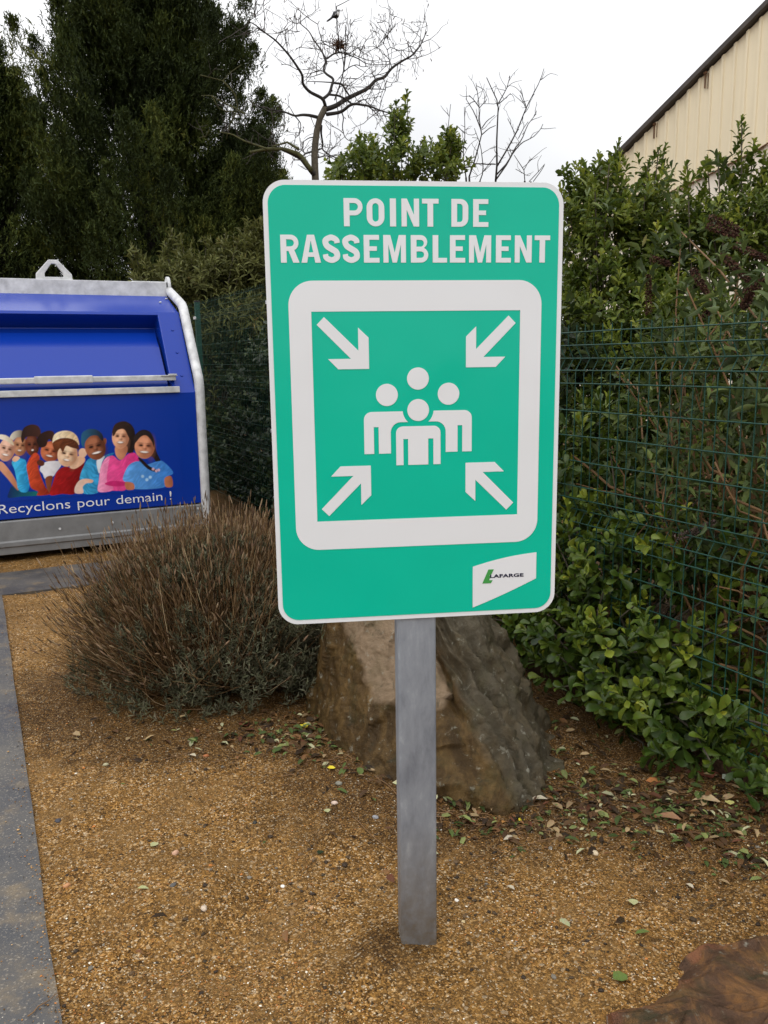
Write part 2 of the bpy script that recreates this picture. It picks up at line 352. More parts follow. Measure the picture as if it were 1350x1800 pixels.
def sand_mat():
    m, n, l, b = new_mat('wet_sand_and_gravel'); co = objco(n)
    def vor(scale, feature='F1'):
        v = n.new('ShaderNodeTexVoronoi'); v.inputs['Scale'].default_value = scale; l.new(co, v.inputs['Vector']); v.feature = feature; return v
    v1 = vor(260); v2 = vor(120)
    s1 = n.new('ShaderNodeSeparateColor'); l.new(v1.outputs['Color'], s1.inputs[0]); s2 = n.new('ShaderNodeSeparateColor'); l.new(v2.outputs['Color'], s2.inputs[0])
    pal = [(0.0, (0.012, 0.007, 0.004)), (0.24, (0.066, 0.033, 0.010)), (0.48, (0.150, 0.076, 0.021)), (0.68, (0.26, 0.126, 0.030)), (0.84, (0.44, 0.225, 0.055)), (0.94, (0.62, 0.40, 0.18)), (1.0, (0.80, 0.70, 0.52))]
    r1 = ramp(n, pal); l.new(s1.outputs[0], r1.inputs['Fac']); r2 = ramp(n, pal); l.new(s2.outputs[0], r2.inputs['Fac'])
    c = mixc(n, l, 0.35, r1.outputs['Color'], r2.outputs['Color'])
    fine = noise(n, l, 5.5, 7, 0.62, co); rf = ramp(n, [(0.36, (0, 0, 0)), (0.64, (1, 1, 1))]); l.new(fine.outputs['Fac'], rf.inputs['Fac'])
    fq = n.new('ShaderNodeMath'); fq.operation = 'MULTIPLY'; fq.inputs[1].default_value = 0.62; l.new(rf.outputs['Color'], fq.inputs[0])
    c = mixc(n, l, fq.outputs[0], c, (0.168, 0.097, 0.036))                    # silted, smoother patches
    dkn = noise(n, l, 4.2, 9, 0.72, co, 0.4); rdk = ramp(n, [(0.50, (0, 0, 0)), (0.63, (1, 1, 1))]); l.new(dkn.outputs['Fac'], rdk.inputs['Fac'])
    fk = n.new('ShaderNodeMath'); fk.operation = 'MULTIPLY'; fk.inputs[1].default_value = 0.75; l.new(rdk.outputs['Color'], fk.inputs[0])
    c = mixc(n, l, fk.outputs[0], c, mixc(n, l, 0.5, r1.outputs['Color'], (0.045, 0.026, 0.010)))
    # dark humus: attribute painted from where soil lies under the plants, plus contact shade at the post foot
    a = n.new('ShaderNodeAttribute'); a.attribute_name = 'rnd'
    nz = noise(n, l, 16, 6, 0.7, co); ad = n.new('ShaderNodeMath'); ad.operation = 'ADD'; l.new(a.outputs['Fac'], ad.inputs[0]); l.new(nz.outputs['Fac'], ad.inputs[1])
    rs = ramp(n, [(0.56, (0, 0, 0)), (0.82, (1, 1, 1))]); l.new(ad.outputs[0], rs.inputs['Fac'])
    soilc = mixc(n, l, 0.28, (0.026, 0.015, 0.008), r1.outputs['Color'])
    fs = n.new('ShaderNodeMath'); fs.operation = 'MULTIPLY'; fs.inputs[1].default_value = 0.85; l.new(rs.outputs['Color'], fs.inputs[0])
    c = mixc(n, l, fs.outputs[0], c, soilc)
    l.new(c, b.inputs['Base Color']); setp(b, Roughness=0.6); b.inputs['Specular IOR Level'].default_value = 0.06
    h = n.new('ShaderNodeMath'); h.operation = 'SUBTRACT'; h.inputs[0].default_value = 1.0; l.new(v1.outputs['Distance'], h.inputs[1])
    bp = bump(n, l, h.outputs[0], b, 0.7, 0.004)
    return m
M['sand'] = sand_mat()
def concrete_mat(name, lo, hi, speck):
    m, n, l, b = new_mat(name); co = objco(n)
    a = noise(n, l, 3.2, 7, 0.65, co); r = ramp(n, [(0.36, lo), (0.66, hi)]); l.new(a.outputs['Fac'], r.inputs['Fac'])
    v = n.new('ShaderNodeTexVoronoi'); v.inputs['Scale'].default_value = 260; l.new(co, v.inputs['Vector']); s = n.new('ShaderNodeSeparateColor'); l.new(v.outputs['Color'], s.inputs[0])
    rs = ramp(n, [(0.86, (0, 0, 0)), (1.0, (1, 1, 1))]); l.new(s.outputs[0], rs.inputs['Fac'])
    st = noise(n, l, 9, 5, 0.7, co); rst = ramp(n, [(0.52, (0, 0, 0)), (0.72, (1, 1, 1))]); l.new(st.outputs['Fac'], rst.inputs['Fac'])
    mu = n.new('ShaderNodeMath'); mu.operation = 'MULTIPLY'; l.new(rst.outputs['Color'], mu.inputs[0]); mu.inputs[1].default_value = 0.8
    c = mixc(n, l, mu.outputs[0], r.outputs['Color'], (0.17, 0.125, 0.07))
    ms = n.new('ShaderNodeMath'); ms.operation = 'MULTIPLY'; l.new(rs.outputs['Color'], ms.inputs[0]); ms.inputs[1].default_value = speck
    c = mixc(n, l, ms.outputs[0], c, (0.40, 0.34, 0.26)); l.new(c, b.inputs['Base Color'])
    rr = ramp(n, [(0.35, (0.38,) * 3), (0.6, (0.65,) * 3)]); l.new(a.outputs['Fac'], rr.inputs['Fac']); l.new(rr.outputs['Color'], b.inputs['Roughness'])
    bump(n, l, v.outputs['Distance'], b, 0.2, 0.002); return m
M['concrete'] = concrete_mat('wet_concrete', (0.036, 0.037, 0.041), (0.088, 0.081, 0.073), 0.40)
M['asphalt'] = concrete_mat('old_asphalt', (0.045, 0.043, 0.042), (0.085, 0.078, 0.070), 0.25)
def rock_mat(name, pale, dark, pink, patch=True):
    m, n, l, b = new_mat(name); co = objco(n)
    mp = n.new('ShaderNodeMapping'); mp.inputs['Rotation'].default_value = (0, math.radians(-32), 0); mp.inputs['Scale'].default_value = (2.2, 1.5, 0.9); l.new(co, mp.inputs['Vector'])
    a = noise(n, l, 6, 12, 0.72, mp.outputs['Vector'], 0.5); b2 = noise(n, l, 28, 6, 0.7, co); c0 = noise(n, l, 5, 5, 0.6, co)
    r = ramp(n, [(0.30, dark), (0.48, tuple(x * 1.9 for x in dark)), (0.62, pale), (0.78, tuple(min(1, x * 1.5) for x in pale))]); l.new(a.outputs['Fac'], r.inputs['Fac'])
    at_ = n.new('ShaderNodeAttribute'); at_.attribute_name = 'rnd'
    ad = n.new('ShaderNodeMath'); ad.operation = 'MULTIPLY_ADD'; ad.inputs[1].default_value = 0.35; l.new(c0.outputs['Fac'], ad.inputs[0]); l.new(at_.outputs['Fac'], ad.inputs[2])
    rp = ramp(n, [(0.55, (0, 0, 0)), (0.69, (0.95, 0.95, 0.95))]); l.new(ad.outputs[0], rp.inputs['Fac'])
    ng = n.new('ShaderNodeMapRange'); ng.inputs['From Min'].default_value = 0.0; ng.inputs['From Max'].default_value = -0.8; ng.inputs['To Max'].default_value = 0.6; l.new(at_.outputs['Fac'], ng.inputs['Value'])
    pk = mixc(n, l, b2.outputs['Fac'], tuple(x * 0.72 for x in pink), tuple(min(1, x * 1.35) for x in pink)); rdk = mixc(n, l, ng.outputs[0], r.outputs['Color'], mixc(n, l, b2.outputs['Fac'], (0.010, 0.009, 0.006), (0.17, 0.155, 0.11)))
    c = mixc(n, l, rp.outputs['Color'], rdk, pk)
    # lichen flecks
    v = noise(n, l, 30, 6, 0.7, co, 0.15); rl = ramp(n, [(0.60, (0, 0, 0)), (0.66, (1, 1, 1))]); l.new(v.outputs['Fac'], rl.inputs['Fac'])
    ml = n.new('ShaderNodeMath'); ml.operation = 'MULTIPLY'; ml.inputs[1].default_value = 0.55; l.new(rl.outputs['Color'], ml.inputs[0])
    c = mixc(n, l, ml.outputs[0], c, (0.30, 0.29, 0.23))
    v3 = noise(n, l, 19, 5, 0.65, co, 0.9); rd = ramp(n, [(0.58, (0, 0, 0)), (0.68, (1, 1, 1))]); l.new(v3.outputs['Fac'], rd.inputs['Fac'])
    md = n.new('ShaderNodeMath'); md.operation = 'MULTIPLY'; md.inputs[1].default_value = 0.6; l.new(rd.outputs['Color'], md.inputs[0])
    c = mixc(n, l, md.outputs[0], c, (0.022, 0.022, 0.011))
    gv = noise(n, l, 9, 6, 0.7, co, 0.4); rg = ramp(n, [(0.50, (0, 0, 0)), (0.64, (1, 1, 1))]); l.new(gv.outputs['Fac'], rg.inputs['Fac']); mg = n.new('ShaderNodeMath'); mg.operation = 'MULTIPLY'; mg.inputs[1].default_value = 0.35; l.new(rg.outputs['Color'], mg.inputs[0])
    c = mixc(n, l, mg.outputs[0], c, (0.045, 0.042, 0.012)); l.new(c, b.inputs['Base Color'])
    setp(b, Roughness=0.55); b.inputs['Specular IOR Level'].default_value = 0.2
    hh = n.new('ShaderNodeMath'); hh.operation = 'ADD'; l.new(a.outputs['Fac'], hh.inputs[0]); l.new(b2.outputs['Fac'], hh.inputs[1]); bump(n, l, hh.outputs[0], b, 0.8, 0.014); return m
M['rock'] = rock_mat('wet_schist', (0.118, 0.070, 0.023), (0.030, 0.017, 0.005), (0.200, 0.140, 0.086))
M['rock_red'] = rock_mat('red_brown_stone', (0.20, 0.095, 0.032), (0.042, 0.022, 0.012), (0.20, 0.075, 0.038))
def clad_mat(name, c, streak):
    m, n, l, b = new_mat(name); co = objco(n); mp = n.new('ShaderNodeMapping'); mp.inputs['Scale'].default_value = (3, 3, 0.18); l.new(co, mp.inputs['Vector'])
    a = noise(n, l, 2.0, 6, 0.6, mp.outputs['Vector']); r = ramp(n, [(0.25, tuple(x * (1 - streak) for x in c)), (0.7, c)]); l.new(a.outputs['Fac'], r.inputs['Fac'])
    l.new(r.outputs['Color'], b.inputs['Base Color']); setp(b, Roughness=0.5); return m
M['clad'] = clad_mat('beige_sheet_steel', (0.82, 0.72, 0.52), 0.12)
M['clad_pale'] = clad_mat('faded_sheet_steel', (0.84, 0.77, 0.66), 0.10)
M['verge'] = plain('brown_verge_sheet', (0.055, 0.045, 0.040), 0.6, var=0.4, scale=3)
M['rust'] = plain('rusty_iron', (0.13, 0.065, 0.03), 0.9, var=0.5, scale=30)
m, n, l, b = new_mat('gravel_grains'); a = n.new('ShaderNodeAttribute'); a.attribute_name = 'col'; l.new(a.outputs['Color'], b.inputs['Base Color']); setp(b, Roughness=0.5); b.inputs['Specular IOR Level'].default_value = 0.2; M['grain'] = m
m, n, l, b = new_mat('dead_leaf'); a = n.new('ShaderNodeAttribute'); a.attribute_name = 'col'; nz = noise(n, l, 120, 3, 0.6, objco(n))
l.new(mixc(n, l, 0.35, a.outputs['Color'], nz.outputs['Color'], 'SOFT_LIGHT'), b.inputs['Base Color']); setp(b, Roughness=0.6); b.inputs['Specular IOR Level'].default_value = 0.12; M['dead_leaf'] = m
# ================================================================== the ground
def in_path(X, Y, k=0.0):                     # concrete strip left, asphalt strip across the back
    P = np.stack([X, Y], -1); a = P @ E1[:2]; bb = P @ E2[:2]
    edge = KERB_A
    return ((a < edge - k) & (a > edge - 0.9 + k) & (bb < PATH_B1 - k)), ((bb > PATH_B0 + k) & (bb < PATH_B1 - k) & (a > edge - 0.1))
KERB_A = float(np.array([-1.48, 3.129]) @ E1[:2]) ; PATH_B0, PATH_B1 = 5.29, 5.88
def ground_h(X, Y):
    Q = np.stack([X, Y, np.zeros_like(X)], -1)
    fade = np.clip(1.4 - np.hypot(X, Y - 3) / 14, 0.15, 1)
    h = 0.018 * fbm(Q * 1.7, 3, 3) + 0.007 * fbm(Q * 9, 3, 5) + 0.0028 * fbm(Q * 34, 2, 9)
    P = np.stack([X, Y], -1); a = P @ E1[:2]; e = np.clip((a - KERB_A) / 0.10, 0, 1)
    return h * fade * (0.25 + 0.75 * e) + 0.003 * (1 - e)
def soil_shade_mask(X, Y):
    P = np.stack([X, Y], -1) - F0[:2]; bb = P @ E1[:2]; s = P @ E2[:2]
    m1 = 1.25 * np.clip(1 - (-bb - 0.12) / 0.75, 0, 1) * np.clip((s + 0.9) / 0.8, 0, 1)             # along the fence foot
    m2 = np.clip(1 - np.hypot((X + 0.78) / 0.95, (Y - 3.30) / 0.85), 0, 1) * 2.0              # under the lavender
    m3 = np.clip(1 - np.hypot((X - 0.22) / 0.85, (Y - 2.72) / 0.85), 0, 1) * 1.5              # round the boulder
    m4 = np.maximum(np.where(bb > 0, 1.9, 0), 0.75 * np.exp(-(np.hypot(X, Y - 1.717) / 0.085) ** 2))  # soil behind the fence; post-foot ring is soil darkened as painted contact shade
    return np.clip(np.maximum.reduce([m1, m2, m3, m4]), 0, 1.8) * 0.55
def make_ground():
    xs = np.concatenate([-np.geomspace(160, 3.1, 24), np.arange(-3.0, 2.0, 0.0135), np.geomspace(2.05, 160, 26)])
    ys = np.concatenate([-np.geomspace(120, 1, 14), np.arange(0.0, 1.2, 0.12), np.arange(1.25, 3.7, 0.0135), np.arange(3.7, 7.5, 0.04), np.geomspace(7.6, 300, 34)])
    X, Y = np.meshgrid(xs, ys); nx, ny = len(xs), len(ys); Xf, Yf = X.ravel(), Y.ravel()
    Z = ground_h(Xf, Yf); p1, p2 = in_path(Xf, Yf, 0.03); q1, q2 = in_path(Xf, Yf, -0.03); Z = np.where((q1 | q2), np.minimum(Z, 0.004), Z); Z = np.where(p1 | p2, -0.05, Z)
    d = np.hypot(Xf + 0.0, Yf - 1.717); Z = Z * np.clip(d / 0.2, 0.25, 1) + 0.014 * np.exp(-(d / 0.10) ** 2)
    i = np.arange(ny - 1)[:, None] * nx + np.arange(nx - 1)[None]
    F = np.stack([i, i + 1, i + nx + 1, i + nx], -1).reshape(-1, 4)
    o = put('ground', np_mesh('ground', np.stack([Xf, Yf, Z], -1), F, True, rnd=soil_shade_mask(Xf, Yf)), M['sand']); tag(o, kind='structure'); return o
make_ground()
def path_sheet(name, a0, a1, b0, b1, mat, top):
    na, nb = max(2, int((a1 - a0) / 0.03)), max(2, int((b1 - b0) / 0.03))
    A, B = np.meshgrid(np.linspace(a0, a1, na), np.linspace(b0, b1, nb)); A, B = A.ravel(), B.ravel()
    wob = 0.003 * fbm(np.stack([B * 3, B * 0, B * 0], -1), 3, 4)
    A2 = A + np.where(A >= a1 - 1e-6, wob, 0)
    P = A2[:, None] * E1 + B[:, None] * E2; Z = top + 0.002 * fbm(P * 5, 3, 2); P[:, 2] = Z
    i = np.arange(nb - 1)[:, None] * na + np.arange(na - 1)[None]; F = np.stack([i, i + 1, i + na + 1, i + na], -1).reshape(-1, 4)
    # skirts down into the soil
    ring = list(range(na)) + [r * na + na - 1 for r in range(1, nb)] + [(nb - 1) * na + c for c in range(na - 2, -1, -1)] + [r * na for r in range(nb - 2, 0, -1)]
    low = P[ring].copy(); low[:, 2] = -0.08; off = len(P); k = len(ring)
    S = np.array([(ring[j], off + j, off + (j + 1) % k, ring[(j + 1) % k]) for j in range(k)])
    o = put(name, np_mesh(name, np.vstack([P, low]), [F, S], False), mat); return tag(o, kind='structure')
path_sheet('path', KERB_A - 0.9, KERB_A, -2.0, 1.24, M['concrete'], 0.014)
path_sheet('path', KERB_A - 0.9, KERB_A, 1.252, PATH_B0 - 0.012, M['concrete'], 0.012)
path_sheet('asphalt', KERB_A - 0.9, KERB_A + 2.9, PATH_B0, PATH_B1, M['asphalt'], 0.006)
# gravel grains lying loose on the bed (uncountable)
def free_of_path(P):
    a, c = in_path(P[:, 0], P[:, 1]); return ~(a | c)
def make_clods():
    # crumbs of dark soil and middling stones among the finer grains
    rng = np.random.default_rng(17); N = 5200; Y = 1.32 + 3.4 * rng.random(N) ** 1.5; X = rng.uniform(-1, 1, N) * (0.50 * Y + 0.1)
    kern = fbm(np.stack([X * 4.2, Y * 4.2, X * 0], -1), 4, 51); sm = soil_shade_mask(X, Y); keep = free_of_path(np.stack([X, Y], -1)) & (rng.random(N) < np.clip(0.10 + 1.1 * np.clip(kern, 0, 1) + 0.5 * sm, 0, 1)); X, Y, sm = X[keep], Y[keep], sm[keep]; N = len(X)
    r = np.exp(rng.normal(math.log(0.0038), 0.38, N)); import bmesh
    bm = bmesh.new(); bmesh.ops.create_icosphere(bm, subdivisions=1, radius=1.0); T = np.array([v.co for v in bm.verts]); F = np.array([[v.index for v in f.verts] for f in bm.faces]); bm.free(); k = len(T)
    V = T[None] * rng.uniform(0.65, 1.2, (N, k, 1)) * np.array([1.2, 0.9, 0.6]); az = rng.random(N) * 6.28; c, s_ = np.cos(az)[:, None], np.sin(az)[:, None]
    V = np.stack([V[..., 0] * c - V[..., 1] * s_, V[..., 0] * s_ + V[..., 1] * c, V[..., 2]], -1) * r[:, None, None] + np.stack([X, Y, ground_h(X, Y) + r * 0.2], -1)[:, None]
    pal = np.array([(0.030, 0.019, 0.011), (0.055, 0.035, 0.018), (0.11, 0.066, 0.03), (0.20, 0.115, 0.045), (0.17, 0.15, 0.12), (0.34, 0.20, 0.10)]); kk = rng.choice(6, N, p=[.34, .27, .17, .11, .06, .05])
    me = np_mesh('soil_crumbs', V.reshape(-1, 3), (F[None] + (np.arange(N) * k)[:, None, None]).reshape(-1, 3), False, col=np.repeat(pal[kk] * rng.uniform(.7, 1.3, (N, 1)), k, 0))
    tag(put('soil_crumbs', me, M['grain']), 'dark crumbs of soil and small stones strewn over the sandy bed', 'soil', kind='stuff')
make_clods()
def make_grains():
    rng = np.random.default_rng(11); N = 95000
    Y = 1.30 + 4.0 * rng.random(N) ** 1.9; X = rng.uniform(-1, 1, N) * (0.50 * Y + 0.12)
    P = np.stack([X, Y], -1); i1, i2 = in_path(X, Y); o1, o2 = in_path(X, Y, 0.05 * rng.random(N) ** 2); keep = ~(o1 | o2) | ((rng.random(N) < 0.035) & i1); onp = i1 | i2; sm = soil_shade_mask(X, Y); keep &= rng.random(N) > sm * 1.3
    kern = fbm(np.stack([X * 5.5, Y * 5.5, X * 0], -1), 3, 21); keep &= rng.random(N) < np.clip(0.62 + 0.5 * kern, 0.12, 1)
    X, Y, onp = X[keep], Y[keep], onp[keep]; N = len(X)
    r = np.exp(rng.normal(math.log(0.0017), 0.38, N)); r = np.where(rng.random(N) < 0.004, r * 2.2, r)
    T = np.array([(1, 0, 0), (-1, 0, 0), (0, 1, 0), (0, -1, 0), (0, 0, 1), (0, 0, -1)], float)
    F = np.array([(0, 2, 4), (2, 1, 4), (1, 3, 4), (3, 0, 4), (2, 0, 5), (1, 2, 5), (3, 1, 5), (0, 3, 5)])
    az = rng.random(N) * 6.28; c, s = np.cos(az), np.sin(az); J = T[None] * rng.uniform(0.65, 1.25, (N, 6, 1)) * np.array([1.15, 0.9, 0.62])
    V = np.stack([J[..., 0] * c[:, None] - J[..., 1] * s[:, None], J[..., 0] * s[:, None] + J[..., 1] * c[:, None], J[..., 2]], -1) * r[:, None, None]
    V += np.stack([X, Y, np.where(onp, np.maximum(ground_h(X, Y), 0.0135), ground_h(X, Y)) + r * 0.35 + 0.014 * np.exp(-(np.hypot(X, Y - 1.717) / 0.10) ** 2)], -1)[:, None]
    pal = np.array([(0.30, 0.140, 0.036), (0.38, 0.200, 0.060), (0.22, 0.105, 0.03), (0.48, 0.30, 0.13), (0.045, 0.032, 0.018), (0.40, 0.15, 0.035), (0.78, 0.72, 0.60), (0.12, 0.065, 0.022), (0.62, 0.48, 0.26)])
    k = rng.choice(len(pal), N, p=[0.21, 0.15, 0.17, 0.09, 0.13, 0.05, 0.03, 0.145, 0.025]); colr = pal[k] * rng.uniform(0.75, 1.2, (N, 1))
    me = np_mesh('gravel', V.reshape(-1, 3), (F[None] + (np.arange(N) * 6)[:, None, None]).reshape(-1, 3), False, col=np.repeat(np.clip(colr, 0, 0.9), 6, 0))
    tag(put('gravel', me, M['grain']), 'loose orange brown gravel grains scattered over the sandy bed', 'gravel', kind='stuff')
make_grains()
# ================================================================== the sign
SIGN_P = np.array([0.0725, 1.7167, 0.0]) ; YAW = math.radians(6.795)
def arc(cx, cy, r, a0, a1, n=8): return [(cx + r * math.cos(math.radians(a0 + (a1 - a0) * i / n)), cy + r * math.sin(math.radians(a0 + (a1 - a0) * i / n))) for i in range(n + 1)]
def rrect(x0, y0, x1, y1, r, n=8):
    return arc(x1 - r, y1 - r, r, 0, 90, n) + arc(x0 + r, y1 - r, r, 90, 180, n) + arc(x0 + r, y0 + r, r, 180, 270, n) + arc(x1 - r, y0 + r, r, 270, 360, n)
def flat(name, contours, mat, parent, off, thick=0.0004, z0=CAM_H, scale=0.001):
    """contours in millimetres on the sign face; off = distance in front of it"""
    cu = bpy.data.curves.new(name, 'CURVE'); cu.dimensions = '2D'; cu.fill_mode = 'BOTH'; cu.extrude = thick
    for c in contours:
        sp = cu.splines.new('POLY'); sp.points.add(len(c) - 1); sp.use_cyclic_u = True
        for p_, (x, y) in zip(sp.points, c): p_.co = (x * scale, y * scale, 0, 1)
    return curve_to_mesh(name, cu, mat, parent, off, z0)
def curve_to_mesh(name, cu, mat, parent, off, z0):
    tmp = bpy.data.objects.new('tmp', cu); COL.objects.link(tmp)
    dg = bpy.context.evaluated_depsgraph_get(); me = bpy.data.meshes.new_from_object(tmp.evaluated_get(dg))
    bpy.data.objects.remove(tmp); me.name = name
    me.transform(Matrix(((1, 0, 0, 0), (0, 0, -1, -off), (0, 1, 0, z0), (0, 0, 0, 1))))
    me.materials.clear(); return put(name, me, mat, parent)
def letter(ch, w, h=52.5, t=11.3):
    if ch == 'I': return [[(0, 0), (w, 0), (w, h), (0, h)]]
    if ch == 'L': return [[(0, 0), (w, 0), (w, 9), (t, 9), (t, h), (0, h)]]
    if ch == 'E': return [[(0, 0), (w, 0), (w, 9), (t, 9), (t, 22.5), (w - 5, 22.5), (w - 5, 31), (t, 31), (t, h - 9), (w - .5, h - 9), (w - .5, h), (0, h)]]
    if ch == 'T': return [[(w / 2 - t / 2, 0), (w / 2 + t / 2, 0), (w / 2 + t / 2, h - 9), (w, h - 9), (w, h), (0, h), (0, h - 9), (w / 2 - t / 2, h - 9)]]
    if ch == 'N':
        k = 10.3; return [[(0, 0), (k, 0), (k, h * 0.60), (w - k - 0.5, 0), (w, 0), (w, h), (w - k, h), (w - k, h * 0.42), (k + 0.5, h), (0, h)]]
    if ch == 'M':
        k = 10; return [[(0, 0), (k, 0), (k, h * 0.66), (w / 2 - 4.2, 0), (w / 2 + 4.2, 0), (w - k, h * 0.66), (w - k, 0), (w, 0), (w, h), (w - k - 4, h), (w / 2, h * 0.36), (k + 4, h), (0, h)]]
    if ch == 'A': return [[(0, 0), (11, 0), (13, 11), (w - 13, 11), (w - 11, 0), (w, 0), (w / 2 + 7, h), (w / 2 - 7, h)], [(14.6, 19.5), (w - 14.6, 19.5), (w / 2 + 0.3, h - 11.5), (w / 2 - 0.3, h - 11.5)]]
    if ch == 'O':
        r = w / 2; ri = w / 2 - t; return [arc(r, h - r, r, 0, 180, 14) + arc(r, r, r, 180, 360, 14), arc(r, h - 9 - ri, ri, 0, 180, 10) + arc(r, 9 + ri, ri, 180, 360, 10)]
    if ch == 'D': return [[(0, 0)] + arc(w - 16, 16, 16, -90, 0) + arc(w - 16, h - 16, 16, 0, 90) + [(0, h)], [(t, 9)] + arc(w - t - 6, 15, 6, -90, 0) + arc(w - t - 6, h - 15, 6, 0, 90) + [(t, h - 9)]]
    if ch == 'P':
        r = 16.0; b = h - 2 * r; return [[(0, 0), (t, 0), (t, b)] + arc(w - r, b + r, r, -90, 90, 14) + [(0, h)], [(t, b + 9)] + arc(w - r, b + r, r - 9, -90, 90, 10) + [(t, h - 9)]]
    if ch == 'R':
        r = 15.3; b = h - 2 * r; x1 = w - 1.0
        return [[(0, 0), (t, 0), (t, b), (w - 20.5, b), (w - 12, 0), (w, 0), (w - 9.5, b + 2.2)] + arc(x1 - r, b + r, r, -52, 90, 14) + [(0, h)], [(t, b + 8.5)] + arc(x1 - r, b + r, r - 8.8, -90, 90, 10) + [(t, h - 8.5)]]
    if ch == 'B':
        ru, rl = 13.0, 14.6; xu = w - 2.2
        out = [(0, 0)] + arc(w - rl, rl, rl, -90, 62, 12) + arc(xu - ru, h - ru, ru, -60, 90, 12) + [(0, h)]
        return [out, [(t, 9)] + arc(w - rl, 15.2, 6.2, -90, 90, 8) + [(t, 21.4)], [(t, 30.4)] + arc(xu - ru, h - 9 - 6.5, 6.5, -90, 90, 8) + [(t, h - 9)]]
    if ch == 'S':
        ctl = [(w - 5.5, 37.0), (w - 7, 43.2), (w / 2, 47.6), (6.8, 43.2), (5.8, 37.6), (9.2, 31.2), (w / 2, 26.2), (w - 8.2, 20.8), (w - 5.6, 14.2), (w - 7.6, 8.6), (w / 2, 4.9), (7, 9.2), (5.3, 16.0)]
        C = np.array(ctl, float); pts = []
        E_ = np.vstack([2 * C[0] - C[1], C, 2 * C[-1] - C[-2]])
        for i in range(1, len(E_) - 2):
            for u in np.linspace(0, 1, 6, endpoint=False):
                a, b_, c_, d_ = E_[i - 1], E_[i], E_[i + 1], E_[i + 2]
                pts.append(0.5 * (2 * b_ + (c_ - a) * u + (2 * a - 5 * b_ + 4 * c_ - d_) * u * u + (3 * b_ - a - 3 * c_ + d_) * u ** 3))
        pts.append(C[-1]); pts = np.array(pts); T = unit(np.gradient(pts, axis=0)); Nn = np.stack([-T[:, 1], T[:, 0]], -1)
        k = len(pts); tt = 5.0 + 0.8 * np.sin(np.linspace(0, math.pi, k)); tt[:5] += 0.2
        return [[tuple(p_) for p_ in np.vstack([pts + Nn * tt[:, None], (pts - Nn * tt[:, None])[::-1]])]]
def place(cs, x, y): return [[(a + x, b_ + y) for a, b_ in c] for c in cs]
